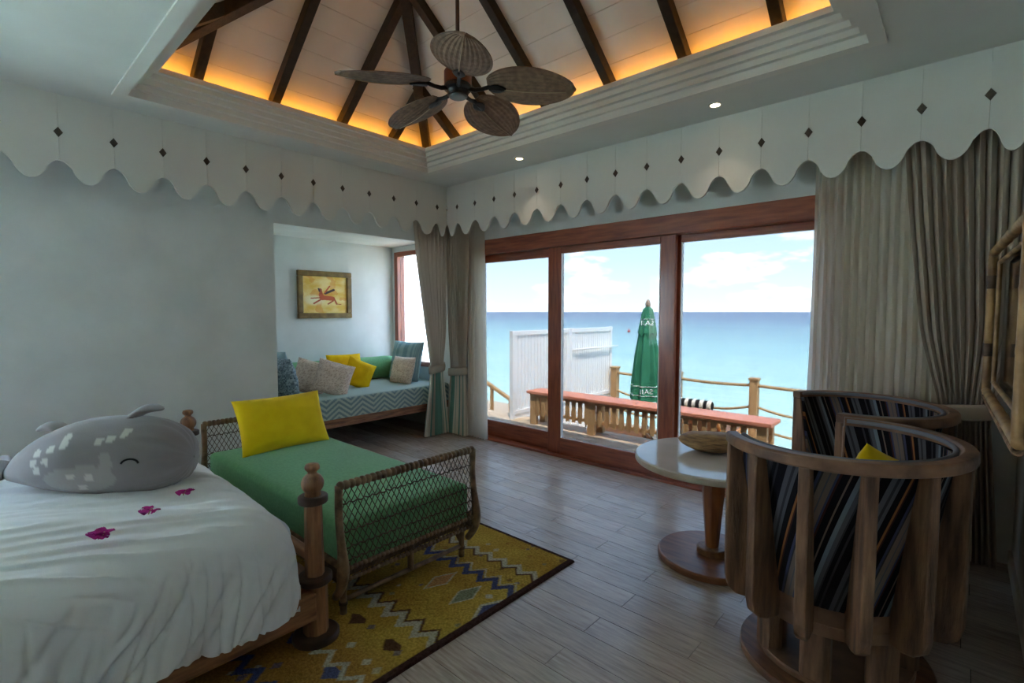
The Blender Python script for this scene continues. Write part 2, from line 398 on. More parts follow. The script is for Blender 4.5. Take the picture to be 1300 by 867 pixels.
# downlights
for x, y, lb in ((3.242, -.455, 'round recessed downlight above the door leaf beside the grey curtains'), (1.502, -.455, 'round recessed downlight above the door post nearer the corner drapes')):
    d = thing('downlight', lb, 'downlight', (x, y, ZC-.004), 'ceiling downlights')
    MB().lathe([(.030, .0), (.044, -.003), (.046, .0), (.046, .004), (.030, .004)], 24, (x, y, ZC-.004)).build('trim_ring', BOARD, d, smooth=True)
    MB().lathe([(.001, -.001), (.030, -.001), (.030, .004), (.001, .004)], 24, (x, y, ZC-.004)).build('lamp', LAMP, d)
    ld = bpy.data.lights.new('downlight_lamp', 'SPOT'); ld.energy = .7; ld.spot_size = 1.6; ld.spot_blend = .6; ld.color = (1, .8, .58); ld.shadow_soft_size = .03
    lo = bpy.data.objects.new('downlight_lamp', ld); COL.objects.link(lo); lo.parent = d; lo.location = (0, 0, -.02)

# scalloped valance boards
SP = .2805
def valance_board(w_, zt=ZC, ztop=2.388, zlobe=2.256, zd=2.564):
    h = w_/2 - .0007; P = []
    hd = .024; hz = .033
    n = 28
    # bottom scallop from left joint to right joint: arch at joints, one lobe between
    for i in range(n+1):
        u = -1 + 2*i/n
        q_ = math.cos(PI*abs(u)**1.05); c = .5+.5*math.copysign(abs(q_)**.72, q_)
        P.append((u*h, ztop + (zlobe-ztop)*c))
    P += [(h, zd-hz), (h-hd, zd), (h, zd+hz), (h, zt), (-h, zt), (-h, zd+hz), (-h+hd, zd), (-h, zd-hz)]
    return P
va = thing('scalloped_valance', 'white scalloped wooden valance with diamond cutouts above the bed wall', 'valance', (.2, -3, 2.25))
proto = None
y = -.2035 - .0
k = 0
while y > YB+.3:
    yc = -.342+SP/2 - (k+1)*SP + 0.0
    if proto is None:
        proto = MB().prism(valance_board(SP), lambda a, b, t: (t, a, b), -.009, .009).build('valance_board', BOARD, va)
        for v in proto.data.vertices: v.co += OFF[va.name]
        o = proto
    else: o = share(proto, va)
    o.location = Vector((.2, yc, 0)) - OFF[va.name]
    y = yc - SP/2; k += 1
    if k == 1:
        ip_ = MB().prism([(-.023, 2.564), (0, 2.532), (.023, 2.564), (0, 2.596)], lambda a, b, t: (t, a, b), -.006, .007).build('diamond_inlay', INLAY, va)
        for v in ip_.data.vertices: v.co += OFF[va.name]
        ip_.location = Vector((.2, yc+SP/2, 0)) - OFF[va.name]
    q2 = share(ip_, va); q2.location = Vector((.2, y, 0)) - OFF[va.name]
# end board at the corner
MB().prism([(p[0]*.5+SP*.25-.07, p[1]) if False else p for p in valance_board(.1435)], lambda a, b, t: (.2+t, a-.342+.07175, b), -.009, .009).build('valance_board', BOARD, va)
vb = thing('scalloped_valance', 'white scalloped wooden valance with diamond cutouts above the sliding doors', 'valance', (2.5, -.2, 2.25))
proto = None
for k in range(16):
    xc = .380 + SP/2 + k*SP
    if xc + SP/2 > XR: break
    if proto is None:
        proto = MB().prism(valance_board(SP), lambda a, b, t: (a, t, b), -.009, .009).build('valance_board', BOARD, vb)
        for v in proto.data.vertices: v.co += OFF[vb.name]
        o = proto
    else: o = share(proto, vb)
    o.location = Vector((xc, -.2, 0)) - OFF[vb.name]
    if k == 0:
        ip_ = MB().prism([(-.023, 2.564), (0, 2.532), (.023, 2.564), (0, 2.596)], lambda a, b, t: (a, t, b), -.007, .006).build('diamond_inlay', INLAY, vb)
        for v in ip_.data.vertices: v.co += OFF[vb.name]
        ip_.location = Vector((xc-SP/2, -.2, 0)) - OFF[vb.name]
    q2 = share(ip_, vb); q2.location = Vector((xc+SP/2, -.2, 0)) - OFF[vb.name]
MB().prism(valance_board(.171), lambda a, b, t: (a+.380-.0855, -.2+t, b), -.009, .009).build('valance_board', BOARD, vb)
xe = .380+15*SP
MB().prism(valance_board(XR-xe), lambda a, b, t: (a+(XR+xe)/2, -.2+t, b), -.009, .009).build('valance_board', BOARD, vb)

# ------------------------------------------------------------------ sliding doors
td = thing('trim_2', 'red brown wooden frame around the sliding doors', 'door frame', (2.1, .06, 0), kind='structure')
MB().box(DX0, DX1, -.03, .14, 2.045, 2.20).build('head', MAHOX, td, bevel=.004)
MB().box(DX0, DX0+.05, -.02, .14, 0, 2.045).build('jamb', MAHO, td, bevel=.004)
MB().box(DX1-.05, DX1, -.02, .14, 0, 2.045).build('jamb', MAHO, td, bevel=.004)
MB().box(DX0+.05, DX1-.05, -.03, .14, -.02, .022).build('sill', MAHOX, td, bevel=.004)
def leaf(n, x0, x1, sl, sr, yc, zt, zb):
    d = thing('door_%d' % n, 'sliding glass door leaf in red brown wood, %s' % ('beside the left curtain', 'in the middle with the parasol behind', 'beside the grey curtains')[n-1], 'glass door', ((x0+x1)/2, yc, .022), kind='structure')
    y0, y1 = yc-.022, yc+.022
    MB().box(x0, x0+sl, y0, y1, .022, 2.045).build('stile', MAHO, d, bevel=.004)
    MB().box(x1-sr, x1, y0, y1, .022, 2.045).build('stile', MAHO, d, bevel=.004)
    MB().box(x0+sl, x1-sr, y0, y1, .022, zb).build('bottom_rail', MAHOX, d, bevel=.004)
    MB().box(x0+sl, x1-sr, y0, y1, zt, 2.045).build('top_rail', MAHOX, d, bevel=.004)
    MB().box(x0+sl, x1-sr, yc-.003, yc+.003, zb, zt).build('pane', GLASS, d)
    MB().box(x0+sl, x0+sl+.008, y0+.004, y1-.004, zb, zt).box(x1-sr-.008, x1-sr, y0+.004, y1-.004, zb, zt).build('glazing_bead', WHITEP, d)
leaf(1, DX0+.05, 1.57, .12, .09, .095, 1.965, .20)
leaf(2, 1.476, 2.78, .155, .13, .03, 1.982, .185)
leaf(3, 2.70, DX1-.05, .10, .12, .085, 1.985, .19)
# alcove window
wn = thing('window_1', 'alcove window with red brown wooden frame', 'window', (-.6, .05, .74), kind='structure')
wx0, wx1, wz0, wz1 = -1.09, -.12, .74, 2.20
MB().box(wx0, wx0+.07, -.015, .10, wz0, wz1).build('window_frame', MAHO, wn, bevel=.004)
MB().box(wx1-.07, wx1, -.015, .10, wz0, wz1).build('window_frame', MAHO, wn, bevel=.004)
MB().box(wx0+.07, wx1-.07, -.015, .10, wz1-.06, wz1).build('window_frame', MAHOX, wn, bevel=.004)
MB().box(wx0+.07, wx1-.07, -.05, .10, wz0, wz0+.06).build('window_sill', MAHOX, wn, bevel=.004)
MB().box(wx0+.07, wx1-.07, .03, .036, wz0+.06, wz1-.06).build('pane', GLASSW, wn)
# side window beyond the bed head
w3 = thing('window_left_offscreen', 'side window beyond the bed head', 'window', (-.07, -5.55, .7), kind='structure')
MB().box(-.12, -.02, -6.1, -5.0, .7, .76).box(-.12, -.02, -6.1, -5.0, 2.14, 2.2).box(-.12, -.02, -6.1, -6.04, .76, 2.14).box(-.12, -.02, -5.06, -5.0, .76, 2.14).build('window_frame', MAHO, w3)
MB().box(-.07, -.064, -6.04, -5.06, .76, 2.14).build('pane', GLASSC, w3)
# ================================================================== soft shapes
def fbm(x, y, z=0.0, s=1.0, o=4):
    v = 0; a = 1.0; f = s
    for _ in range(o):
        v += a*mnoise.noise(Vector((x*f, y*f, z*f))); a *= .5; f *= 2
    return v
def cushion(name, label, cat, center, width, height, thick, R, mat_, color=None, n=26, pinch=.10, group=None, seed=0, wr=.012, parent=None, corner=.012):
    """pillow: local x = width, local y = height, local z = thickness; R maps local axes to the world"""
    us = np.sin(np.linspace(-PI/2, PI/2, n)); vs_ = us.copy()
    V = []; C = []
    m = MB()
    for sgn in (1, -1):
        A = np.zeros((n, n, 3)); K = np.zeros((n, n, 3))
        for i, u in enumerate(us):
            for j, v in enumerate(vs_):
                x = u*(1-pinch*(1-v*v)*abs(u)**2*1.0); y = v*(1-pinch*(1-u*u)*abs(v)**2)
                t = max(0.0, (1-abs(u)**2.6))**.55 * max(0.0, (1-abs(v)**2.6))**.55
                edge = min(1, t*3)
                t = t*(1+.10*fbm(u*1.7+seed, v*1.7, sgn, 1.2, 3)) + wr/ thick*edge*fbm(u*4+seed*3, v*4, sgn*2, 1, 3)
                p = Vector((x*width/2, y*height/2, sgn*(t*thick/2 + .001)))
                P = Vector(center) + R @ p
                A[i, j] = P
                if color is not None: K[i, j] = color(u*width/2, v*height/2, sgn)
        m.grid(A, colors=K if color is not None else None)
    o = m.build(name, mat_, parent, smooth=True, recalc=True)
    bm = bmesh.new(); bm.from_mesh(o.data); bmesh.ops.remove_doubles(bm, verts=bm.verts[:], dist=.0025); bmesh.ops.recalc_face_normals(bm, faces=bm.faces[:]); bm.to_mesh(o.data); bm.free(); o.data.shade_smooth()
    if parent is None: tag(o, label, cat, group)
    return o
def Rm(xaxis, yaxis):
    x = Vector(xaxis).normalized(); y = Vector(yaxis); y = (y - x*y.dot(x)).normalized(); z = x.cross(y)
    return Matrix((x, y, z)).transposed()

# ================================================================== bed
bed = thing('bed', 'wooden bed with octagonal turned posts and low side rail', 'bed', (1.63, -3.95, 0))
def post(cx, cy):
    q = MB().lathe([(.053, .035), (.053, .262)], 8, (cx, cy, 0), PI/8).build('post', TEAK, bed, bevel=.004)
    MB().lathe([(.090, 0), (.097, .006), (.097, .030), (.088, .038), (.05, .040)], 32, (cx, cy, 0)).build('foot_disc', RINGW, q, smooth=True, bevel=.002)
    MB().lathe([(.04, .258), (.066, .258), (.072, .264), (.072, .286), (.066, .292), (.04, .292)], 32, (cx, cy, 0)).build('ring', RINGW, q, smooth=False, bevel=.002)
    MB().lathe([(.041, .290), (.037, .61)], 8, (cx, cy, 0), PI/8).build('shaft', TEAK, q, bevel=.004)
    MB().lathe([(.03, .606), (.056, .606), (.061, .611), (.061, .634), (.056, .639), (.03, .639)], 32, (cx, cy, 0)).build('ring', RINGW, q, bevel=.002)
    pr = [(.034, .637), (.032, .645)] + [(.0465*math.sin(a), .690-.0465*math.cos(a)) for a in np.linspace(.75, 2.6, 12)] + [(.020, .733), (.018, .738), (.022, .744), (.030, .752), (.0315, .762), (.027, .772), (.014, .776), (.002, .777)]
    MB().lathe(pr, 28, (cx, cy, 0)).build('finial', TEAK, q, smooth=True)
PX0, PX1, PY = .765, 2.495, -2.92
post(PX1, PY); post(PX0, PY)
MB().box(2.515, 2.570, -5.05, PY-.03, .130, .245).build('side_rail', TEAKY, bed, bevel=.006)
MB().box(2.43, 2.515, -5.05, PY-.03, .235, .262).build('rail_ledge', TEAKY, bed, bevel=.004)
MB().box(.69, .745, -5.05, PY-.03, .130, .245).build('side_rail', TEAKY, bed, bevel=.006)
MB().box(PX0+.03, PX1-.03, PY-.035, PY+.025, .130, .262).build('foot_rail', TEAKX, bed, bevel=.006)
MB().box(PX0+.03, PX1-.03, PY-.02, PY+.015, .345, .385).build('upper_foot_rail', TEAKX, bed, bevel=.006)
MB().box(.745, 2.43, -5.05, PY-.06, .20, .235).build('slat_base', TEAKX, bed)
MB().box(.69, 2.57, -5.14, -5.06, 0, 1.15).build('headboard', TEAKX, bed, bevel=.01)
for x in (.77, 2.49): MB().box(x-.04, x+.04, -5.05, -4.97, 0, .235).build('leg', TEAK, bed)
# mattress
mt = MB().box(.76, 2.50, -5.04, -3.0, .237, .55).build('mattress', M('mattress_ticking', S(206, 210, 216), .9), bed, bevel=.06, seg=4)
# white bed cover draped over the mattress, down the side with folds
def wrink(s, t):
    return fbm(s, t, 0, 1, 4)
def bedcover():
    nu, nv = 260, 230
    # profile across x (arc length) : left edge -> top -> right edge -> hang to the hem
    prof = []
    r = .13; zt = .605; xr = 2.585
    xs = np.linspace(.70, xr-r, 60)
    for x in xs: prof.append((x, zt + .035*math.sin(PI*(x-.70)/(xr-.70))))
    for a in np.linspace(0, PI/2, 18)[1:]: prof.append((xr-r+r*math.sin(a), zt-r+r*math.cos(a) + .035*math.sin(PI*(xr-r-.70)/(xr-.70))*(1-a/(PI/2))))
    for z in np.linspace(zt-r, .205, 50)[1:]: prof.append((xr + .018*(zt-r-z)/.3, z))
    prof = np.array(prof); d = np.r_[0, np.cumsum(np.hypot(*np.diff(prof, axis=0).T))]; Ltot = d[-1]
    # denser sampling on the right third
    us = np.r_[np.linspace(0, 1.1, 60, endpoint=False), np.linspace(1.1, Ltot, nu-60)]
    px_ = np.interp(us, d, prof[:, 0]); pz_ = np.interp(us, d, prof[:, 1])
    tx = np.gradient(px_, us); tz = np.gradient(pz_, us)
    # along y: flat, then rounded over the foot end, tucked down
    y1 = -3.02; rf_ = .16
    vs1 = list(np.linspace(-5.04, -3.9, 75, endpoint=False)) + list(np.linspace(-3.9, y1-rf_, 120, endpoint=False))
    vprof = [(y, 0.0) for y in vs1] + [(y1-rf_+rf_*math.sin(a), rf_-rf_*math.cos(a)) for a in np.linspace(0, PI/2, 25)] + [(y1+.006*q, rf_+.20*q) for q in np.linspace(0, 1, 25)[1:]]
    A = np.zeros((len(us), len(vprof), 3))
    dl = np.hypot(*(np.diff(np.array(vprof), axis=0).T)); dv = np.r_[0, np.cumsum(dl)]
    dshoulder = 1.885-r - .0   # arc position where the side starts rounding
    for i, u in enumerate(us):
        side = min(1, max(0, (u-(xr-r-.70))/.28)); nx, nz = -tz[i], tx[i]
        nrmx, nrmz = (nz*0 + -tz[i]*-1, tx[i])
        hang = max(0, (u-(xr-r-.70)-.15))/.40
        for j, (y, drop) in enumerate(vprof):
            v = dv[j]
            foot = min(1, drop/rf_)
            x = px_[i]; z = pz_[i]
            # folds: long diagonal ones on top, nearly upright ones on the hanging side
            s1 = (v*1.0 + u*.75); s2 = (u-.6*v)
            ftop = math.exp(-((mnoise.noise(Vector((s1*1.3, s2*10.5, 3)))/.13)**2))*.016 + .010*fbm(u*2.2, v*2.2, 1, 1, 3) + .004*fbm(s1*3, s2*16, 5, 1, 2)
            w1 = v + .30*hang + .05*mnoise.noise(Vector((u*3, v*3, 7)))
            rd = math.exp(-((mnoise.noise(Vector((w1*9, u*1.6, 11)))/.13)**2))
            rd2 = math.exp(-((mnoise.noise(Vector(((w1-.25*hang)*17, u*3.0, 21)))/.12)**2))
            fside = .026*(rd-.4) + .016*(rd2-.4) + .022*fbm(v*3.2, u*2, 4, 1, 3)
            f = ftop*(1-side) + fside*side*(.35+.65*min(1, hang+.2))
            f *= (1-.5*foot)
            X = x + f*nrmx*1.0; Z = z + f*nrmz
            # foot end: whole section sinks and, at the corner, pulls in
            if drop > 0:
                lim = max(.0, (Z-.30)/(.64-.30))
                Z = Z - drop*lim
                X = X - .045*foot*side
            # hem slightly uneven
            if hang > .8: Z += .012*mnoise.noise(Vector((v*5, 2, 9)))*min(1, (hang-.8)*5)
            Y = y + .012*fbm(v*3, u*4, 8, 1, 2)*foot
            A[i, j] = (X, Y, Z)
    return A
bc = MB().grid(bedcover()).build('bed_cover', SHEET, smooth=True)
tag(bc, 'crumpled white bed cover draped over the bed down to the side rail', 'bed cover')

# ------------------------------------------------------------------ whale pillow
def whale():
    ax = Vector((.66, .75, 0)).normalized(); ay = Vector((-.75, .66, 0)).normalized(); az = Vector((0, 0, 1))
    base = Vector((1.700, -3.505, .622))
    wt = thing('whale_pillow', 'big grey plush whale pillow with pale spots lying on the bed', 'pillow', tuple(base))
    L = .78
    n, k = 120, 96
    A = np.zeros((n, k, 3)); C = np.zeros((n, k, 3))
    grey = np.array(S(146, 138, 137)[:3]); light = np.array(S(166, 159, 155)[:3]); spot = np.array(S(205, 200, 192)[:3]); dark = np.array(S(84, 80, 84)[:3]); band = np.array(S(112, 107, 108)[:3])
    rs = np.random.default_rng(5)
    spots = [(-.14, .215), (-.08, .235), (-.155, .175), (-.10, .185), (-.14, .145), (-.03, .25), (-.03, .275), (.14, .265), (.185, .285), (.10, .262)]
    inner = [(.0, .12), (.07, .117), (.033, .072)]
    for i in range(n):
        t = i/(n-1)
        s = -L/2 + L*t
        q = 2*t-1
        nose = max(0.0, 1-abs(max(q, 0))**3.2)**.42 if q > 0 else 1
        tail = (1-abs(min(q, 0))**1.7)**.80 if q < 0 else 1
        rz = .160*nose*tail*(1+.06*q) + .004; ry = .185*nose*tail + .004
        zc = .160*max(tail, .22)**.35 + .004 - .022*max(0, q)**3
        for j in range(k):
            a = 2*PI*j/k
            cy, cz = math.cos(a), math.sin(a)
            # superellipse, flattened below
            y = ry*math.copysign(abs(cy)**.85, cy); z = rz*math.copysign(abs(cz)**.9, cz)
            if z < 0: z *= .98
            wr_ = .006*fbm(s*5, a*1.5, 3, 1, 3)
            if q > .55: wr_ += .007*math.sin(a*17+3*fbm(s*3, a, 1, 1, 2))*min(1, (q-.55)*3)*nose
            y += wr_*cy; z += wr_*cz
            zz = max(zc+z, .004)
            p = base + ax*s + ay*y + az*zz
            A[i, j] = p
            # printed colours by height and length, both sides alike
            col = grey.copy()
            hz = zz
            pe = ((s-.03)/.145)**2 + ((hz-.105)/.062)**2 + .25*fbm(s*9, hz*9, 2, 1, 2)
            if pe < 1: col = light.copy()
            for (sx_, sz_, rr) in ((.12, .13, .028), (.14, .165, .026), (.135, .20, .022)):
                if ((s-sx_)/rr)**2+((hz-sz_)/rr)**2 < 1: col = light.copy()
            for sx_, sz_ in spots+inner:
                uu = (s-sx_)-(.25*(hz-sz_)); vv = (hz-sz_)
                if abs(uu) < .015 and abs(vv) < .013: col = spot.copy()
            C[i, j] = col
    b = MB().grid(A, cv=True, colors=C)
    b.build('body', WHALE, wt, smooth=True)
    def P(s, y, z): return base + ax*s + ay*y + az*z
    # closed eye
    pts = [P(.205+.034*math.cos(a), -.186*(1-.0), .150+.020*math.sin(a)) for a in np.linspace(PI*.05, PI*.9, 14)]
    # lie on the surface
    def surf(s, z):
        t = (s+L/2)/L; q = 2*t-1
        nose = max(0.0, 1-max(q, 0)**3.2)**.42; rz = .160*nose*(1+.06*q)+.004; ry = .185*nose+.004; zc = .164-.022*max(0, q)**3
        k_ = min(.999, abs((z-zc)/rz)); sa = k_**(1/.9); ca = math.sqrt(max(0, 1-sa*sa)); return -ry*ca**.85-.004
    pts = [P(.225+.030*math.cos(a), surf(.225+.030*math.cos(a), .165+.022*math.sin(a)), .165+.022*math.sin(a)) for a in np.linspace(PI*.03, PI*.92, 14)]
    MB().tube(pts, .0042, 8).build('eye', BLACK, wt, smooth=True, label='black stitched closed eye')
    FIN = M('plush_fin_cloth', S(150, 142, 140), .9, sheen=.3); FIND = FIN
    def flipper(name, p0, dirv, wv, nv_, Lf, Wf, Tf, m_):
        n1, n2 = 18, 20; A2 = np.zeros((n1, n2, 3)); dirv = Vector(dirv); wv = Vector(wv); nv_ = Vector(nv_)
        for i in range(n1):
            t = i/(n1-1); wd = Wf*(math.sin(PI*min(1, .22+.78*t))**.6 if t < 1 else 0)+.002
            th = Tf*(1-t**2)**.5 + .002
            c_ = Vector(p0)+dirv*Lf*t + nv_*.03*math.sin(PI*t)
            for j in range(n2):
                a = 2*PI*j/n2; A2[i, j] = c_ + wv*wd*math.cos(a) + nv_*th*math.sin(a)
        MB().grid(A2, cv=True).build(name, m_, wt, smooth=True)
    flipper('dorsal_fin', P(.10, .02, .295), ax*.95+az*.38, ay*1.0, az, .17, .05, .022, FIN)
    flipper('side_fin', P(-.19, .10, .235), (-ax*.9+az*.10+ay*.1), ay, az, .17, .045, .022, FIN)
    flipper('tail_fluke', P(-.36, -.02, .11), (-ax*.85-ay*.45), az*.6+ay*.3, ay, .20, .07, .025, FIND)
    flipper('tail_fluke', P(-.36, .02, .11), (-ax*.85+ay*.5), az*.6-ay*.3, ay, .20, .07, .025, FIND)
whale()

# bougainvillea bracts
def flower(cx, cy, cz, size, rot, n, label):
    f = thing('bougainvillea_flower', label, 'flower', (cx, cy, cz))
    rs = random.Random(int(cx*1000))
    for k in range(n):
        a = rot + k*2*PI/n*1.0 + rs.uniform(-.3, .3); L = size*rs.uniform(.7, 1.1); lift = rs.uniform(.15, .7)
        off = Vector((rs.uniform(-.4, .4)*size, rs.uniform(-.4, .4)*size, 0))
        d = Vector((math.cos(a), math.sin(a), lift)).normalized(); s_ = Vector((-math.sin(a), math.cos(a), 0)); u = s_.cross(d)*-1
        A = np.zeros((7, 5, 3))
        for i in range(7):
            t = i/6; wd = L*.42*math.sin(PI*(.08+.9*t))**.8
            for j in range(5):
                q = (j-2)/2
                A[i, j] = Vector((cx, cy, cz+.004))+off + d*L*t + s_*wd*q + u*(.15*L*math.sin(PI*t) + .12*L*(q*q)) + Vector((0, 0, .003*rs.random()))
        MB().grid(A).build('bract', FLOWER, f, smooth=True)
    MB().tube([(cx, cy, cz+.006), (cx+.01, cy+.01, cz+.03)], .0025, 6).build('stamen', RIBW, f)
flower(2.372, -3.610, .640, .050, .3, 9, 'largest magenta bougainvillea cluster on the white bed cover')
flower(2.262, -3.452, .647, .042, 1.2, 6, 'magenta bougainvillea cluster between two others on the bed cover')
flower(2.135, -3.305, .648, .040, 2.2, 6, 'magenta bougainvillea cluster tucked against the nose of the whale pillow')

# ================================================================== rattan daybed
DBX0, DBX1, DBY0, DBY1 = .62, 2.45, -2.785, -1.955
db = thing('daybed', 'rattan daybed with open lattice ends on thin cane legs at the foot of the bed', 'daybed', (1.53, -2.37, 0))
def panel(X, sg):
    # side profile in (offset along sg, z)
    prof = [(-.03, .10), (.005, .13), (.035, .19), (.045, .26), (.030, .36), (.012, .46), (.010, .55), (.018, .615), (.015, .635)]
    prof = [(X+sg*a, z) for a, z in prof]
    zs = np.array([p[1] for p in prof]); xs_ = np.array([p[0] for p in prof])
    zz = np.linspace(zs[0], zs[-1], 30); xx = np.interp(zz, zs, xs_)
    for _ in range(6): xx[1:-1] = (xx[:-2]+2*xx[1:-1]+xx[2:])/4
    for y in (DBY0, DBY1):
        rr = [.018+.010*math.exp(-((z-.24)/.09)**2) for z in zz]
        MB().tube([(x, y, z) for x, z in zip(xx, zz)], rr, 12).build('side_post', RATTAN, db, smooth=True)
    # wrapped top rail: a roll with coils
    xt = xx[-1]; n = 420; rr = [.0155+.0065*abs(math.sin(i/n*PI*30)) for i in range(n+1)]
    MB().tube([(xt, DBY0-.005+(DBY1-DBY0+.01)*i/n, .632) for i in range(n+1)], rr, 10).build('top_rail', RATTAN, db, smooth=True)
    for zb, xb in ((.250, np.interp(.25, zz, xx)), (.195, np.interp(.195, zz, xx))):
        nb = 300; MB().tube([(xb, DBY0+(DBY1-DBY0)*i/nb, zb + .0) for i in range(nb+1)], [.008+.005*abs(math.sin(i/nb*PI*34)) for i in range(nb+1)], 8).build('lower_rail', RATTAN, db, smooth=True)
    # open lattice of thin canes following the curved face
    m = MB(); z0, z1 = .195, .625; Ly = DBY1-DBY0; step = .031; sl = .55
    def pt(y, z, o_): return (np.interp(z, zz, xx)+sg*o_, y, z)
    for s_ in (1, -1):
        y = DBY0 - (z1-z0)*sl - .02
        while y < DBY1 + (z1-z0)*sl:
            P = []
            for q in np.linspace(0, 1, 13):
                z = z0+(z1-z0)*q; yy = (y + s_*(z-z0)*sl) if s_ > 0 else (y + (z1-z)*sl)
                if DBY0 <= yy <= DBY1: P.append(pt(yy, z, .002*s_))
            if len(P) > 1: m.tube(P, .0021, 5, cap=False)
            y += step
    la = m.build('lattice', RATTAND, db); la['kind'] = 'stuff'
    for zb in (.545, .415, .345, .29):
        nb = 160
        P1 = [(np.interp(zb, zz, xx)+sg*.004*math.cos(i*.8), DBY0+Ly*i/nb, zb+.004*math.sin(i*.8)) for i in range(nb+1)]
        MB().tube(P1, .0034, 5).build('twisted_strand', RATTAND, db)
    # legs, stretcher
    for y in (DBY0+.03, DBY1-.06):
        MB().tube([(X-sg*.02, y, .0), (X-sg*.018, y, .10), (X-sg*.01, y, .22)], [.017, .016, .015], 10).build('leg', RATTAN, db, smooth=True)
        MB().tube([(X-sg*.02, y, .055), (X-sg*.02, y+.0, .07)], .021, 10).build('binding', RATTAND, db, smooth=True)
    MB().tube([(X-sg*.02, DBY0+.03, .075), (X-sg*.02, DBY1-.06, .075)], .012, 10).build('stretcher', RATTAN, db, smooth=True)
    MB().tube([(X-sg*.02, (DBY0+DBY1)/2, .075), (X-sg*.02, (DBY0+DBY1)/2, .20)], .017, 10).build('centre_support', RATTAN, db, smooth=True)
    MB().tube([(X-sg*.02, DBY1-.06, .09), (X-sg*.14, DBY1-.06, .22)], .011, 8).build('brace', RATTAN, db, smooth=True)
panel(DBX1, 1); panel(DBX0, -1)
for y in (DBY0+.01, DBY1-.01):
    MB().box(DBX0, DBX1, y-.014, y+.014, .165, .245).build('side_rail', RATTAND, db, bevel=.012, seg=3)
    MB().tube([(DBX0, y, .25), (DBX1, y, .25)], .016, 10).build('side_roll', RATTAN, db, smooth=True)
MB().box(DBX0+.02, DBX1-.02, DBY0+.02, DBY1-.02, .18, .206).build('webbing_deck', RATTAND, db)
# green mattress
def mattress(x0, x1, y0, y1, z0, z1, r, crown=.012):
    nx, ny = 60, 40
    m = MB()
    P = []
    prof = [(r*(1-math.cos(a)), r*math.sin(a)) for a in np.linspace(0, PI/2, 7)]
    rings = [(q[0]*0 + (r-q[1])*0 , 0) for q in prof[:0]]
    # build as rounded box
    def sq(u, e=.18): return math.copysign(1-(1-abs(u))**1.0, u)
    A = np.zeros((nx, ny, 3)); B = np.zeros((nx, ny, 3))
    for i in range(nx):
        u = -1+2*i/(nx-1); u = math.sin(u*PI/2)
        for j in range(ny):
            v = -1+2*j/(ny-1); v = math.sin(v*PI/2)
            ex = (1-abs(u))*(x1-x0)/2; ey = (1-abs(v))*(y1-y0)/2
            d = min(ex, ey); k = 1 if d > r else math.sqrt(max(0, 1-(1-d/r)**2))
            h = (z1-z0)/2
            zt = z0+h + (h-r + r*k) + crown*(1-u*u)*(1-v*v)
            zb = z0+h - (h-r + r*k)
            X = (x0+x1)/2+u*(x1-x0)/2; Y = (y0+y1)/2+v*(y1-y0)/2
            A[i, j] = (X, Y, zt+.003*fbm(X*3, Y*3, 0, 1, 2)); B[i, j] = (X, Y, zb)
    m.grid(A); m.grid(B)
    n0 = nx*ny
    bd = [i*ny for i in range(nx)] + [(nx-1)*ny+j for j in range(1, ny)] + [i*ny+ny-1 for i in range(nx-2, -1, -1)] + [j for j in range(ny-2, 0, -1)]
    for a, b in zip(bd, bd[1:]+bd[:1]): m.f.append((a, b, b+n0, a+n0))
    return m
gm = mattress(DBX0+.035, DBX1-.012, DBY0+.018, DBY1-.02, .205, .438, .035, .03).build('mattress', GREEN, smooth=True)
tag(gm, 'green canvas mattress on the rattan daybed', 'mattress')
cushion('lumbar_pillow', 'large yellow rectangular pillow leaning on the end of the green daybed', 'pillow', (.90, -2.36, .625), .64, .40, .17, Rm((-.06, 1, .0), (-.38, 0, .92)), YELLOW, seed=3, pinch=.06)

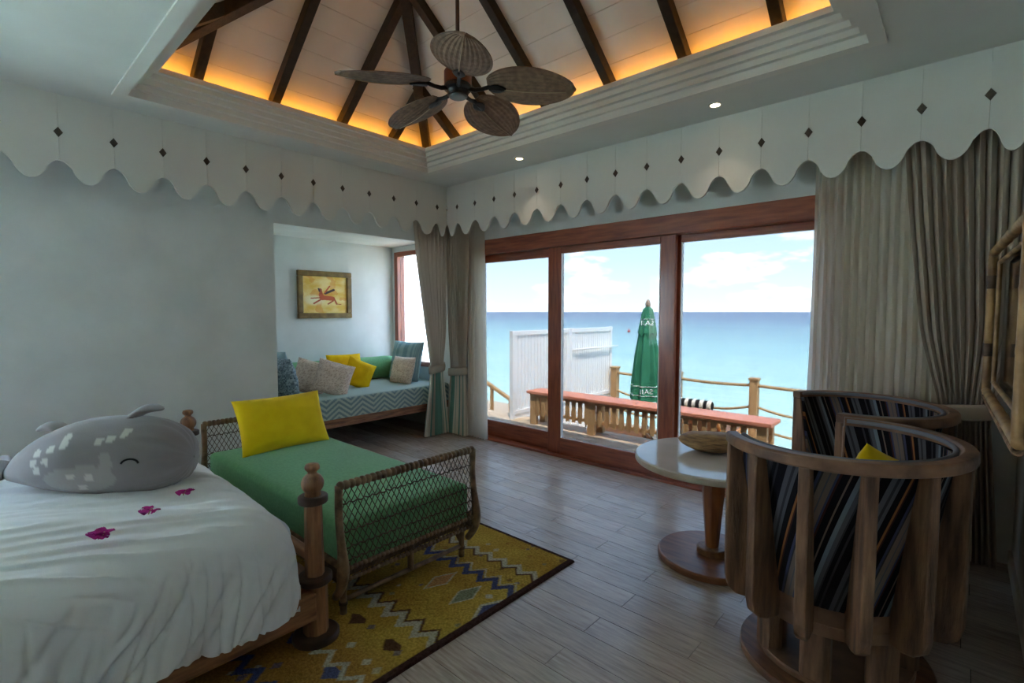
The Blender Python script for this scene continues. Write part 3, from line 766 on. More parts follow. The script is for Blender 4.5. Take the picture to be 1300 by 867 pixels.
# ================================================================== rug
def rug():
    x0, x1, y0, y1 = .95, 2.945, -4.35, -1.615
    nx, ny = 330, 450
    gold = np.array(S(220, 186, 84)[:3]); gold2 = np.array(S(192, 150, 60)[:3]); rust = np.array(S(178, 126, 62)[:3])
    white = np.array(S(216, 208, 182)[:3]); blue = np.array(S(92, 98, 140)[:3]); brown = np.array(S(112, 78, 54)[:3]); border = np.array(S(84, 58, 52)[:3]); pale = np.array(S(190, 186, 140)[:3]); sage = np.array(S(150, 158, 128)[:3])
    A = np.zeros((nx, ny, 3)); C = np.zeros((nx, ny, 3))
    per = .11
    def tri(x): return abs(((x/per) % 1.0)*2-1)*2-1
    rs = random.Random(3); motifs = []
    bands = [(-1.905, .028, white, .026), (-1.93, .028, brown, .010), (-2.095, .034, blue, .030), (-2.055, .034, white, .008), (-2.60, .034, white, .030), (-2.565, .034, brown, .012), (-2.95, .03, white, .02), (-3.20, .034, blue, .03), (-3.45, .03, white, .03), (-3.8, .03, blue, .03), (-4.1, .03, white, .03)]
    for _ in range(260):
        motifs.append((rs.uniform(x0, x1), rs.uniform(y0, y1), rs.uniform(.010, .022), rs.choice([white, blue, brown, sage, rust])))
    mo = np.array([(a, b, c) for a, b, c, _ in motifs])
    for i in range(nx):
        x = x0+(x1-x0)*i/(nx-1)
        for j in range(ny):
            y = y0+(y1-y0)*j/(ny-1)
            n1 = fbm(x*3, y*3, 1, 1, 3); n2 = mnoise.noise(Vector((x*60, y*60, 2)))
            k = min(1, max(0, .5+.9*n1+.35*n2))
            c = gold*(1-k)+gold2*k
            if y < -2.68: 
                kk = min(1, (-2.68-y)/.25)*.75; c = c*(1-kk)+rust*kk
            d = np.abs(mo[:, 0]-x)+np.abs(mo[:, 1]-y)*.8
            q = int(np.argmin(d/mo[:, 2]))
            if d[q] < mo[q, 2] : c = motifs[q][3]*.65+c*.35
            # fine zigzag relief lines between the two upper bands
            for yy in (-1.96, -1.985, -2.01, -2.2, -2.35, -2.45, -2.5):
                if abs(y-yy-.028*tri(x)) < .0035: c = c*.72
            for (cx_, cy_, cc) in ((2.545, -2.265, np.array(S(206, 150, 96)[:3])), (2.742, -2.268, sage)):
                e_ = abs(x-cx_)/.052 + abs((y-cy_))/.115
                if e_ < 1: c = white if e_ > .84 else cc
            for (cx_, cy_, cc) in ((2.52, -2.73, brown), (2.79, -2.73, brown), (2.75, -2.98, blue), (2.45, -2.98, blue), (2.2, -2.75, brown)):
                if abs(x-cx_)/.055+abs(y-cy_)/.05 < 1 and y-cy_ < .02: c = cc
            for (cx_, cy_) in ((2.84, -2.20), (2.66, -2.85), (2.80, -2.86)):
                if abs(x-cx_)+abs(y-cy_) < .025: c = white
            for b0, amp, cc, wd in bands:
                if abs(y-b0-amp*tri(x)) < wd*.80: c = cc*(.92+.16*n2)
            eb = abs((x-2.93)/.075) + abs((y+2.28)/.15)
            if eb < 1: c = blue if eb < .75 else white
            if x > x1-.034 or y > y1-.026 or x < x0+.034 or y < y0+.026: c = border*(1+.3*n2)
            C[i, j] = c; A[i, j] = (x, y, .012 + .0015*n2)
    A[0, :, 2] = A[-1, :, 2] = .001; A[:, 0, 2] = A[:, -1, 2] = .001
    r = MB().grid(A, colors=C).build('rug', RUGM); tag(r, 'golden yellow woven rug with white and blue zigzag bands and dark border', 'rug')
rug()

# ================================================================== round side table and bowl
TX, TY = 3.508, -1.058
tb = thing('side_table', 'round side table with white stone top on a faceted wooden column', 'table', (TX, TY, 0))
MB().lathe([(.285, 0), (.298, .006), (.298, .032), (.290, .040), (.0, .040)], 56, (TX, TY, 0)).build('base', M('table_base_wood', S(150, 92, 58), .38, S(112, 66, 42), 5, stretch=(1, 6, 6)), tb, smooth=False, bevel=.004)
MB().lathe([(.075, .038), (.082, .044), (.082, .072), (.076, .078), (.0, .078)], 40, (TX, TY, 0)).build('collar', TEAK, tb, bevel=.003)
MB().lathe([(.036, .076), (.040, .12), (.062, .40), (.060, .425), (.044, .565)], 8, (TX, TY, 0), .2).build('column', M('table_column_wood', S(172, 104, 58), .38, S(132, 74, 40), 5, stretch=(5, 5, .8), coat=.2), tb, bevel=.004)
tt = MB().lathe([(.39, .562), (.424, .566), (.432, .574), (.434, .596), (.430, .602), (.424, .604), (.0, .604)], 80, (TX, TY, 0)).build('table_top', MARBLE, tb)
MB().lathe([(.4335, .567), (.4355, .571), (.4355, .594), (.4335, .598)], 80, (TX, TY, 0)).build('edge_band', MARBLEE, tt, smooth=True)
# driftwood bowl
def bowl():
    ax = Vector((.93, .37, 0)).normalized(); ay = Vector((-ax.y, ax.x, 0)); c = Vector((3.465, -.975, .604))
    n, k = 40, 36; A = np.zeros((n, k, 3))
    for i in range(n):
        t = -1+2*i/(n-1); r = max(0, 1-abs(t)**2.4)**.62
        for j in range(k):
            a = 2*PI*j/k
            y = .110*r*math.cos(a); z = .062*r*math.sin(a)
            f = 1+.05*fbm(t*2, math.cos(a), math.sin(a), 1.5, 3)
            if z < 0: z *= .85
            A[i, j] = c + ax*.190*t + ay*y*f + Vector((0, 0, .052+z*f + .010*t*t))
    A[:, :, 2] = np.maximum(A[:, :, 2], .6045)
    o = MB().grid(A, cv=True).build('driftwood_piece', M('driftwood_bowl', S(182, 142, 90), .6, S(112, 82, 50), 7, stretch=(2, 2, 12), bump=.35, bscale=14), smooth=True)
    tag(o, 'smooth lens shaped block of driftwood on the round white table', 'wood block')
bowl()

# ================================================================== barrel chairs
def stripe_mat():
    m = bpy.data.materials.new('striped_upholstery'); m.use_nodes = True; nt = m.node_tree; b = nt.nodes['Principled BSDF']
    b.inputs['Roughness'].default_value = .9; b.inputs['Specular IOR Level'].default_value = .1
    a = N(nt, 'ShaderNodeVertexColor'); a.layer_name = 'Col'; sp = N(nt, 'ShaderNodeSeparateColor'); nt.links.new(a.outputs['Color'], sp.inputs[0])
    fr = N(nt, 'ShaderNodeMath', operation='FRACT'); nt.links.new(sp.outputs[0], fr.inputs[0])
    r = N(nt, 'ShaderNodeValToRGB'); r.color_ramp.interpolation = 'CONSTANT'; nt.links.new(fr.outputs[0], r.inputs[0])
    blk = S(24, 22, 26); gr = S(86, 86, 90); tau = S(112, 98, 88); org = S(142, 92, 54); nav = S(66, 68, 92); lt = S(112, 122, 130); mar = S(62, 38, 36); dk = S(58, 56, 60)
    seq = [(0, blk), (.10, gr), (.16, dk), (.19, gr), (.23, blk), (.30, org), (.325, mar), (.345, blk), (.42, nav), (.45, dk), (.47, tau), (.53, gr), (.545, tau), (.60, nav), (.625, mar), (.645, blk), (.72, tau), (.74, blk), (.80, lt), (.85, gr), (.90, dk), (.92, blk), (.97, dk)]
    cr_ = r.color_ramp; cr_.elements[0].position = 0; cr_.elements[0].color = seq[0][1]
    cr_.elements[1].position = seq[-1][0]; cr_.elements[1].color = seq[-1][1]
    for p, c in seq[1:-1]:
        e = cr_.elements.new(p); e.color = c
    nt.links.new(r.outputs[0], b.inputs['Base Color'])
    return m
STRIPE = stripe_mat()
def barrel_chair(label):
    """local frame: the chair opens towards +x"""
    t = thing('barrel_chair', label, 'chair', (0, 0, 0), 'barrel armchairs by the round table', local=True)
    AX, AY = .378, .418            # half depth, half width of the rim
    g0, g1 = math.radians(56), math.radians(304)
    def E_(a, s=1.0, dx=0): return Vector((AX*s*math.cos(a)+dx, AY*s*math.sin(a), 0))
    ZT = .93; n = 90
    # wooden rim: rounded rectangular section swept round the back
    sec = [(-.024, -.020), (-.020, -.024), (.022, -.024), (.027, -.018), (.027, .012), (.020, .020), (-.016, .020), (-.024, .012)]
    def sweep(a0, a1, sec_, z, s, nn, flip=False):
        A = np.zeros((nn, len(sec_), 3))
        for i in range(nn):
            a = a0+(a1-a0)*i/(nn-1); p = E_(a, s); nr = Vector((math.cos(a)/AX, math.sin(a)/AY, 0)).normalized()
            for j, (r_, h_) in enumerate(sec_): A[i, j] = p + nr*r_ + Vector((0, 0, z+h_))
        return A
    A = sweep(g0, g1, sec, ZT-.02, 1.0, n); m = MB().grid(A, cv=True)
    k = len(sec); m.f.append(tuple(range(k-1, -1, -1))); m.f.append(tuple(range((n-1)*k, n*k))); m.build('rim', CHAIRR, t, bevel=.003)
    # upholstered shell (outside and inside)
    zb = .275
    def shell(s_top, s_bot, z0, z1, nn=110, nz=24, rev=False):
        A = np.zeros((nn, nz, 3)); K = np.zeros((nn, nz, 3))
        for i in range(nn):
            a = g0+.02+(g1-g0-.04)*i/(nn-1)
            for j in range(nz):
                q = j/(nz-1); z = z0+(z1-z0)*q; s = s_bot+(s_top-s_bot)*q
                p = E_(a, s); A[i, j] = (p.x, p.y, z)
                arc = (a-PI)*.40
                K[i, j] = ((arc*1.0 - (z-.6)*.36*(1 if not rev else 1))/.34 + 20.0,)*3
        return A, K
    A, K = shell(.945, .70, zb, ZT-.035); B, K2 = shell(.885, .66, zb, ZT-.030)
    m = MB().grid(A, colors=K).grid(B, colors=K2)
    n0 = A.shape[0]*A.shape[1]; nz = A.shape[1]
    for i in range(A.shape[0]-1): m.f.append((i*nz+nz-1, (i+1)*nz+nz-1, n0+(i+1)*nz+nz-1, n0+i*nz+nz-1)); m.f.append((i*nz, n0+i*nz, n0+(i+1)*nz, (i+1)*nz))
    for i in (0, A.shape[0]-1):
        for j in range(nz-1): m.f.append((i*nz+j, i*nz+j+1, n0+i*nz+j+1, n0+i*nz+j))
    sh = m.build('upholstery_shell', STRIPE, t, smooth=False)
    # piping along the inner top edge
    P = [E_(g0+.03+(g1-g0-.06)*i/60, .905)+Vector((0, 0, ZT-.010)) for i in range(61)]
    MB().tube(P, .009, 8).build('piping', M('grey_piping', S(120, 122, 130), .8) if 'grey_piping' not in MATS else MATS['grey_piping'], sh, smooth=True)
    # seat cushion
    prof = [(.0, .395), (.80, .395), (.86, .405), (.88, .43), (.86, .462), (.78, .478), (.0, .485)]
    n2 = 64; A = np.zeros((len(prof), n2, 3)); K = np.zeros((len(prof), n2, 3))
    for i, (s, z) in enumerate(prof):
        for j in range(n2):
            a = 2*PI*j/n2; p = E_(a, s*.83); A[i, j] = (p.x, p.y, z); K[i, j] = ((p.y)/.34+20,)*3
    MB().grid(A, cv=True, colors=K).build('seat_cushion', STRIPE, t, smooth=True)
    # ring carrying the shell
    nn = 80; A = np.zeros((nn, 4, 3))
    for i in range(nn):
        a = 2*PI*i/nn
        for j, (s, z) in enumerate(((.74, .245), (.74, .29), (.60, .29), (.60, .245))): p = E_(a, s); A[i, j] = (p.x, p.y, z)
    MB().grid(A, cu=True, cv=True).build('seat_ring', CHAIRR, t, bevel=.004)
    A = np.zeros((2, nn, 3))
    m = MB(); 
    m.add([tuple(E_(2*PI*i/nn, .73)+Vector((0, 0, .29))) for i in range(nn)]+[tuple(E_(2*PI*i/nn, .73)+Vector((0, 0, .395))) for i in range(nn)], [(i, (i+1) % nn, nn+(i+1) % nn, nn+i) for i in range(nn)])
    m.c = None
    m.build('seat_drum', CHAIRR, t)
    # fins: upright slats, vertical outer edge, inner edge leaning in along the shell, rounded foot
    for kf in range(10):
        a = g0+.035 + (g1-g0-.07)*kf/9
        nr = Vector((math.cos(a)/AX, math.sin(a)/AY, 0)).normalized(); tg = Vector((-nr.y, nr.x, 0)); p0 = E_(a)
        po = [(.020, ZT-.04), (.022, .62), (.020, .33), (.010, .285), (-.02, .258), (-.055, .248), (-.115, .250), (-.120, .29), (-.085, .52), (-.028, ZT-.04)]
        wd = .019
        MB().prism(po, lambda r_, z, tt_: p0+nr*r_+tg*tt_+Vector((0, 0, z)), -wd, wd).build('slat', CHAIRW, t, bevel=.006)
    # base
    def disc(s, z0, z1, r=.006):
        m = MB(); V = []
        ring = [(s-r/.43, z0), (s, z0+r), (s, z1-r), (s-r/.43, z1)]
        for q, z in ring: V += [tuple(E_(2*PI*j/72, q)+Vector((0, 0, z))) for j in range(72)]
        Fs = [(i*72+j, i*72+(j+1) % 72, (i+1)*72+(j+1) % 72, (i+1)*72+j) for i in range(3) for j in range(72)]
        Fs += [tuple(range(71, -1, -1)), tuple(range(216, 288))]
        return m.add(V, Fs)
    disc(.86, 0, .034).build('base_disc', M('chair_base_wood', S(140, 96, 68), .42, S(96, 64, 45), 5, stretch=(1, 6, 6)) if 'chair_base_wood' not in MATS else MATS['chair_base_wood'], t)
    disc(.70, .034, .062).build('base_step', CHAIRR, t)
    for kb in range(7):
        a = 2*PI*kb/7+.2; nr = Vector((math.cos(a)/AX, math.sin(a)/AY, 0)).normalized(); tg = Vector((-nr.y, nr.x, 0)); p0 = E_(a, .60)
        po = [(-.03, -.035), (-.03, .035), (-.012, .05), (.028, .05), (.045, .032), (.045, -.032), (.028, -.05), (-.012, -.05)]
        m = MB(); m.prism(po, lambda r_, q, z: p0+nr*r_+tg*q+Vector((0, 0, z)), .06, .248); m.build('foot_block', CHAIRW, t, bevel=.004)
    return t
ch1 = barrel_chair('wooden barrel armchair with striped upholstery and a yellow cushion beside the round table')
ch2 = copy_tree(ch1); ch2['label'] = 'wooden barrel armchair with striped upholstery set against the grey curtains'
C1 = Vector((4.180, -1.555, 0)); C2 = Vector((4.125, -.650, 0))
ch1.location = C1; ch1.rotation_euler = (0, 0, math.radians(155)); ch2.location = C2; ch2.rotation_euler = (0, 0, math.radians(207))
cushion('throw_cushion', 'yellow cushion propped inside the striped barrel chair by the table', 'cushion', (4.285, -1.46, .675), .38, .38, .13, Rm((.42, .80, -.35), (.30, .10, .90)) , YELLOW, seed=8, pinch=.07)
cushion('throw_cushion', 'yellow cushion barely showing in the chair against the curtains', 'cushion', (4.27, -.60, .668), .36, .36, .12, Rm((-.45, .85, .02), (.40, .22, .88)), YELLOW, seed=9, pinch=.07)

# ================================================================== curtains
tan = np.array(S(190, 176, 160)[:3]); teal = np.array(S(116, 158, 146)[:3]); cream = np.array(S(222, 214, 198)[:3]); gtau = tan
def curtain(name, label, keys, npl, mat_, amp=.02, stripes=False, tint=tan, nu=220, nv=70, ztie=None, group=None, normal=None, seed=0, thing_parent=None, pname=None):
    """keys: list of (z, P_left, P_right, amplitude factor) from the top down"""
    zs = np.array([k[0] for k in keys])[::-1]
    def ip(z, f): return np.interp(z, zs, np.array([f(k) for k in keys])[::-1])
    A = np.zeros((nu, nv, 3)); C = np.zeros((nu, nv, 3)); zz = np.linspace(keys[0][0], keys[-1][0], nv)
    for j, z in enumerate(zz):
        # smooth the knots a little
        def sm(f): return sum(ip(z+d, f) for d in (-.08, -.04, 0, .04, .08))/5
        L = np.array([sm(lambda k: k[1][0]), sm(lambda k: k[1][1])]); R_ = np.array([sm(lambda k: k[2][0]), sm(lambda k: k[2][1])]); am = sm(lambda k: k[3])
        d = R_-L; nn = np.array([-d[1], d[0]])/max(1e-6, np.hypot(*d))
        for i in range(nu):
            u = i/(nu-1)
            ph = 2*PI*npl*u + .9*math.sin(5*u+seed) + .5*mnoise.noise(Vector((u*6, z*.8, seed)))
            wv = math.sin(ph) + .28*math.sin(2.1*ph+seed) + .35*mnoise.noise(Vector((u*9, z*1.3, seed+4)))
            uu = u + .012*math.sin(2*ph)/max(1, npl/6)
            p = L + d*uu + nn*wv*amp*am
            A[i, j] = (p[0], p[1], z)
            c = tint
            if stripes and ztie and z < ztie:
                q = (u*npl*.55+.2) % 1.0
                c = teal if q < .34 else (cream if q < .52 else (tint*1.1 if q < .68 else (teal*1.1 if q < .82 else cream)))
            C[i, j] = c
    o = MB().grid(A, colors=C)
    return o
def drape(label, keys, npl, tie, mats, seed, stripes=True, tint=tan, amp=.02, group='tied back drapes'):
    base = ((keys[0][1][0]+keys[0][2][0])/2, (keys[0][1][1]+keys[0][2][1])/2, keys[-1][0])
    t = thing('drape', label, 'curtain', base)
    up = [k for k in keys if k[0] >= tie]; 
    curtain('', '', keys, npl, mats, amp, stripes, tint, ztie=tie-.02, seed=seed).build('cloth', mats, t, smooth=True, recalc=False)
    # tie band
    zs = np.array([k[0] for k in keys])[::-1]
    ip = lambda f: np.interp(tie, zs, np.array([f(k) for k in keys])[::-1])
    L = Vector((ip(lambda k: k[1][0]), ip(lambda k: k[1][1]), 0)); R_ = Vector((ip(lambda k: k[2][0]), ip(lambda k: k[2][1]), 0))
    d = (R_-L); nn = Vector((-d.y, d.x, 0)).normalized(); c = (L+R_)/2; hw = d.length/2+.022; dn = d.normalized()
    n = 40; A = np.zeros((n, 5, 3)); K = np.zeros((n, 5, 3))
    for i in range(n):
        a = 2*PI*i/n; ca, sa = math.cos(a), math.sin(a)
        for j in range(5):
            q = j/4; bul = 1-.10*abs(q-.5)
            p = c + dn*hw*bul*math.copysign(abs(ca)**.7, ca) + nn*(.052*bul)*math.copysign(abs(sa)**.7, sa)
            A[i, j] = (p.x, p.y, tie-.045+.09*q + .018*ca); K[i, j] = tint*1.08
    MB().grid(A, cu=True, colors=K).build('tie_band', mats, t, smooth=True, solid=.004)
    return t
drape('taupe tied back drape with teal striped foot beside the window seat', [(2.60, (.10, -.60), (.10, -.13), .9), (2.0, (.10, -.545), (.10, -.13), .9), (1.2, (.10, -.425), (.10, -.14), .8), (.78, (.09, -.355), (.09, -.185), .6), (.5, (.09, -.385), (.09, -.16), .9), (.015, (.10, -.46), (.10, -.11), 1.2)], 8, .78, DRAPE, 1)
drape('taupe tied back drape with teal striped foot beside the white sheer at the doors', [(2.60, (.055, -.10), (.42, -.10), .9), (2.0, (.065, -.10), (.43, -.10), .9), (1.2, (.090, -.10), (.41, -.10), .8), (.74, (.130, -.10), (.375, -.10), .6), (.5, (.11, -.10), (.385, -.10), .9), (.015, (.06, -.11), (.40, -.11), 1.2)], 8, .74, DRAPE, 2)
drape('dark taupe tied back drape in the corner behind the striped chairs', [(2.60, (4.22, -.14), (4.765, -.135), 1.1), (2.0, (4.27, -.14), (4.765, -.135), 1.1), (1.3, (4.345, -.14), (4.76, -.135), 1.0), (.86, (4.45, -.125), (4.66, -.125), .7), (.6, (4.44, -.13), (4.68, -.13), .9), (.015, (4.43, -.14), (4.72, -.14), 1.1)], 11, .86, DRAPE, 5, stripes=False, tint=gtau, amp=.024)
def sheer(label, keys, npl, seed, amp):
    o = curtain('', '', keys, npl, SHEER, amp, seed=seed); o.c = None
    o = o.build('sheer_curtain', SHEER, smooth=True, recalc=False); tag(o, label, 'curtain'); return o
sheer('white sheer curtain hanging straight beside the left sliding door', [(2.60, (.39, -.045), (.62, -.045), 1), (1.2, (.37, -.045), (.645, -.045), 1), (.01, (.34, -.05), (.67, -.05), 1.1)], 7, 3, .018)
sheer('wide beige sheer curtain gathered behind the striped chairs', [(2.60, (3.77, -.05), (4.44, -.05), 1), (1.2, (3.765, -.05), (4.46, -.05), 1), (.01, (3.75, -.05), (4.46, -.05), 1.1)], 14, 6, .020)
for (x0, y0, x1, y1, lb) in ((.1, -5.9, .1, -.10, 'slim curtain track behind the bed wall valance'), (.12, -.075, XR-.02, -.075, 'slim curtain track behind the sliding door valance')):
    o = MB().bar((x0, y0, 2.60), (x1, y1, 2.60), .05, .02).build('curtain_track', WHITEP); tag(o, lb, 'curtain track')

# ================================================================== television in a bamboo frame
tv = thing('television', 'television in a cane bound bamboo frame on the right wall', 'television', (4.70, -1.5, 1.10))
za, zb_ = 1.058, 1.685; TA = Vector((4.618, -.75, 0)); TB = Vector((4.655, -1.95, 0)); LT = (TB-TA).length; td_ = (TB-TA)/LT; tn = Vector((td_.y, -td_.x, 0)); tn = tn if tn.x > 0 else -tn
def TP(s, z, d=0.0): return TA + td_*s + tn*d + Vector((0, 0, z))       # along the frame, height, depth towards the wall
BAM = M('bamboo_frame', S(186, 146, 90), .45, S(128, 92, 52), 9, bump=.25, bscale=40)
def pole(name, p, q, r, parent, m=None):
    p = Vector(p); q = Vector(q); n = 60; L = (q-p).length
    rr = [r*(1+.10*math.exp(-(((i/n*L) % .17-.085)/.008)**2)) for i in range(n+1)]
    return MB().tube([p+(q-p)*i/n for i in range(n+1)], rr, 12).build(name, m or BAM, parent, smooth=True)
for (p, q) in ((TP(0, za), TP(0, zb_)), (TP(LT, za), TP(LT, zb_)), (TP(-.02, za), TP(LT+.02, za)), (TP(-.02, zb_), TP(LT+.02, zb_))):
    pole('bamboo_pole', p, q, .017, tv)
for (p, q) in ((TP(.05, za+.045, .02), TP(.05, zb_-.045, .02)), (TP(LT-.05, za+.045, .02), TP(LT-.05, zb_-.045, .02)), (TP(.04, za+.045, .02), TP(LT-.04, za+.045, .02)), (TP(.04, zb_-.045, .02), TP(LT-.04, zb_-.045, .02))):
    pole('inner_pole', p, q, .009, tv)
nL = 52*14; P = []
for i in range(nL+1):
    a = 2*PI*52*i/nL; P.append(TP(LT*i/nL, za-.024+.013*math.sin(a), .013*math.cos(a)))
MB().tube(P, .0030, 5).build('cane_coil', RATTAN, tv, smooth=True)
for z in (za+.16, zb_-.16):
    MB().tube([TP(0, z+.0045*i) for i in range(14)], [.0182+.0018*(i % 2) for i in range(14)], 12).build('cane_binding', RATTAND, tv, smooth=True)
m = MB(); V = [TP(.03, za+.03, .04), TP(LT-.03, za+.03, .04), TP(LT-.03, zb_-.03, .04), TP(.03, zb_-.03, .04)]; V += [v + tn*.035 for v in V]
m.add(V, [(0, 1, 2, 3), (7, 6, 5, 4), (0, 4, 5, 1), (1, 5, 6, 2), (2, 6, 7, 3), (3, 7, 4, 0)]).build('screen', TVG, tv, bevel=.003)
MB().box(4.70, XR-.002, -1.47, -1.23, 1.28, 1.48).build('wall_bracket', BLACK, tv)

# ================================================================== ceiling fan
FX, FY = 2.33, -1.93
fan = thing('ceiling_fan', 'five bladed palm leaf ceiling fan on a black rod under the vault', 'ceiling fan', (FX, FY, 2.638))
MB().tube([(FX, FY, 2.798), (FX, FY, 3.72)], .011, 12).build('rod', BRONZE, fan, smooth=True)
MB().lathe([(.02, 3.64), (.05, 3.68), (.06, 3.76)], 24, (FX, FY, 0)).build('canopy_cup', BRONZE, fan, smooth=True)
MB().lathe([(.018, 2.823), (.03, 2.810), (.072, 2.796), (.078, 2.786), (.078, 2.720), (.074, 2.714), (.02, 2.712)], 32, (FX, FY, 0)).build('motor', MOTOR, fan, smooth=False, bevel=.004)
MB().lathe([(.02, 2.718), (.072, 2.716), (.080, 2.706), (.080, 2.690), (.066, 2.680), (.060, 2.666), (.058, 2.654), (.02, 2.650)], 32, (FX, FY, 0)).build('hub', BLACK, fan, bevel=.003)
MB().lathe([(.052, 2.654), (.050, 2.646), (.040, 2.641), (.002, 2.639)], 32, (FX, FY, 0)).build('bottom_cap', M('pewter_cap', S(128, 132, 130), .4, metal=.6), fan, smooth=True)
for kf in range(5):
    a = math.radians(33+72*kf); d = Vector((math.cos(a), math.sin(a), 0)); s = Vector((-math.sin(a), math.cos(a), 0)); up = Vector((0, 0, 1))
    # blade plane: droops outward and is pitched about its length
    dr = (d*math.cos(.12) - up*math.sin(.12)); ptc = math.radians(-14)
    nb = s.cross(dr)*-1; nb = dr.cross(s).normalized(); nb = nb if nb.z > 0 else -nb
    sw = (s*math.cos(ptc) + nb*math.sin(ptc)).normalized(); nw = dr.cross(sw).normalized(); nw = nw if nw.z > 0 else -nw
    root = Vector((FX, FY, 2.706)) + d*.175
    L = .50; W = .158; n1, n2 = 26, 25
    A = np.zeros((n1, n2, 3))
    for i in range(n1):
        t = i/(n1-1); wd = W*max(0, math.sin(PI*(.035+.965*t**.92)))**.52 if t < 1 else 0.002
        for j in range(n2):
            q = -1+2*j/(n2-1)
            A[i, j] = root + dr*L*t + sw*wd*q + nw*(.018*math.sin(PI*t)*(1-q*q)*-1 + .0016*(1 if j % 2 else -1) - .010*(1-abs(q)))
    b = MB().grid(A).build('blade', PALM, fan, smooth=False, solid=.004)
    P = [root + dr*L*t - nw*(.012+.018*math.sin(PI*t)) - nw*.006 for t in np.linspace(.06, .9, 12)]
    MB().tube(P, [.004*(1-.6*i/11) for i in range(12)], 6).build('midrib', RIBW, b, smooth=True)
    P = [Vector((FX, FY, 2.690))+d*.06, Vector((FX, FY, 2.680))+d*.10, Vector((FX, FY, 2.682))+d*.14, Vector((FX, FY, 2.690))+d*.18, root+dr*.03-nw*.022, root+dr*.09-nw*.026]
    MB().tube(P, [.013, .012, .011, .012, .012, .009], 10).build('arm', BLACK, fan, smooth=True)
    pl = np.zeros((8, 14, 3))
    for i in range(8):
        t = i/7
        for j in range(14):
            aa = 2*PI*j/14; pl[i, j] = root + dr*(.01+.10*t) + sw*.036*math.sin(PI*(.15+.8*t))*math.cos(aa) + nw*(-.026+.006*math.sin(aa))
    MB().grid(pl, cv=True).build('blade_holder', BLACK, fan, smooth=True)

# ================================================================== alcove seat, cushions, picture
SZ = .575
wsb = thing('window_seat', 'built in wooden window seat ledge in the alcove', 'bench', (-.58, -1.05, .285))
MB().box(-1.15, -.012, -2.016, -.0, .30, .365).build('ledge', TEAKY, wsb, bevel=.003)
MB().box(-.030, .0, -2.016, -.0, .325, .368).build('ledge_lip', TEAKY, wsb, bevel=.004)
MB().box(-.040, -.008, -2.016, -.0, .283, .322).build('apron', TEAKY, wsb, bevel=.004)
def seatcol(x, y, z):
    # woven zigzag of grey blue on pale sage; rows of small chevrons, large diamonds on the front
    a = np.array(S(128, 150, 152)[:3]); b = np.array(S(184, 196, 182)[:3])
    q = (y*1.0) ; r = (z if x > -.02 else x)
    t = abs(((q/.26) % 1)*2-1)*.26*.36
    k = ((r + t)/.052) % 1.0
    return a if k < .5 else b
def seat_mattress():
    ny, nx = 420, 60; x0, x1, y0, y1, z0, z1 = -1.10, -.004, -2.005, -.02, .367, SZ
    prof = []
    for x in np.linspace(x0, x1-.03, 40): prof.append((x, z1))
    for a in np.linspace(0, PI/2, 6)[1:]: prof.append((x1-.03+.03*math.sin(a), z1-.03+.03*math.cos(a)))
    for z in np.linspace(z1-.03, z0, 44)[1:]: prof.append((x1, z))
    A = np.zeros((len(prof), ny, 3)); C = np.zeros((len(prof), ny, 3))
    for i, (x, z) in enumerate(prof):
        for j in range(ny):
            y = y0+(y1-y0)*j/(ny-1)
            A[i, j] = (x+.004*fbm(y*4, z*9, 1, 1, 2), y, z + .004*fbm(x*3, y*3, 2, 1, 2)); C[i, j] = seatcol(x, y, z) if x > -.03 and z < z1-.012 else (np.array(S(150, 172, 164)[:3])*.65+seatcol(-.5, y, x)*.35 if False else np.array(S(172, 186, 174)[:3]))
    m = MB().grid(A, colors=C)
    k = len(m.v); m.add([(x0, y0, z0), (x0, y1, z0), (x1, y0, z0), (x1, y1, z0)], [(0, 1, 3, 2)]); m.c = np.vstack([m.c, np.tile(S(130, 150, 150)[:3], (4, 1))])
    o = m.build('seat_mattress', CLOTHC, smooth=True); tag(o, 'grey blue zigzag woven mattress on the alcove window seat', 'mattress')
seat_mattress()
# green bolster
bl = MB(); prof = [(.001, 0), (.09, .004), (.128, .02), (.138, .06)] + [(.140+.002*math.sin(k*1.3), .06+k*.0876) for k in range(1, 16)] + [(.138, 1.44), (.128, 1.48), (.09, 1.496), (.001, 1.5)]
V = MB().lathe(prof, 28); bl.add([(-1.0+p[0], -1.62+p[2], SZ+.140+p[1]) for p in V.v], V.f)
tag(bl.build('bolster', GREEN, smooth=True), 'long green bolster along the alcove back wall', 'bolster')
def bluestripe(u, v, s):
    k = (u/.022) % 1; return np.array(S(128, 158, 160)[:3]) if k < .5 else np.array(S(158, 182, 180)[:3])
def speckle(u, v, s):
    n = mnoise.noise(Vector((u*110, v*110, s*3))); return np.array(S(232, 210, 192)[:3]) if n < .18 else np.array(S(200, 170, 150)[:3])
def mottled(u, v, s):
    n = mnoise.noise(Vector((u*40+v*20, v*110, s*3))); return np.array(S(120, 136, 140)[:3]) if n < 0 else (np.array(S(170, 184, 186)[:3]) if n < .3 else np.array(S(78, 92, 100)[:3]))
def paleblue(u, v, s):
    n = mnoise.noise(Vector((u*50, v*50, s*3))); return np.array(S(168, 190, 192)[:3])*(1+.1*n)
PR = CLOTHC
cushion('cushion', 'large blue grey ribbed cushion under the alcove window', 'cushion', (-.62, -.18, SZ+.235), .56, .50, .15, Rm((1, .06, 0), (0, .22, .97)), PR, bluestripe, n=46, seed=11, pinch=.05)
cushion('cushion', 'pink speckled square cushion in front of the large blue grey cushion', 'cushion', (-.43, -.37, SZ+.150), .37, .33, .13, Rm((1, .10, 0), (0, .28, .96)), PR, speckle, n=54, seed=12, pinch=.05)
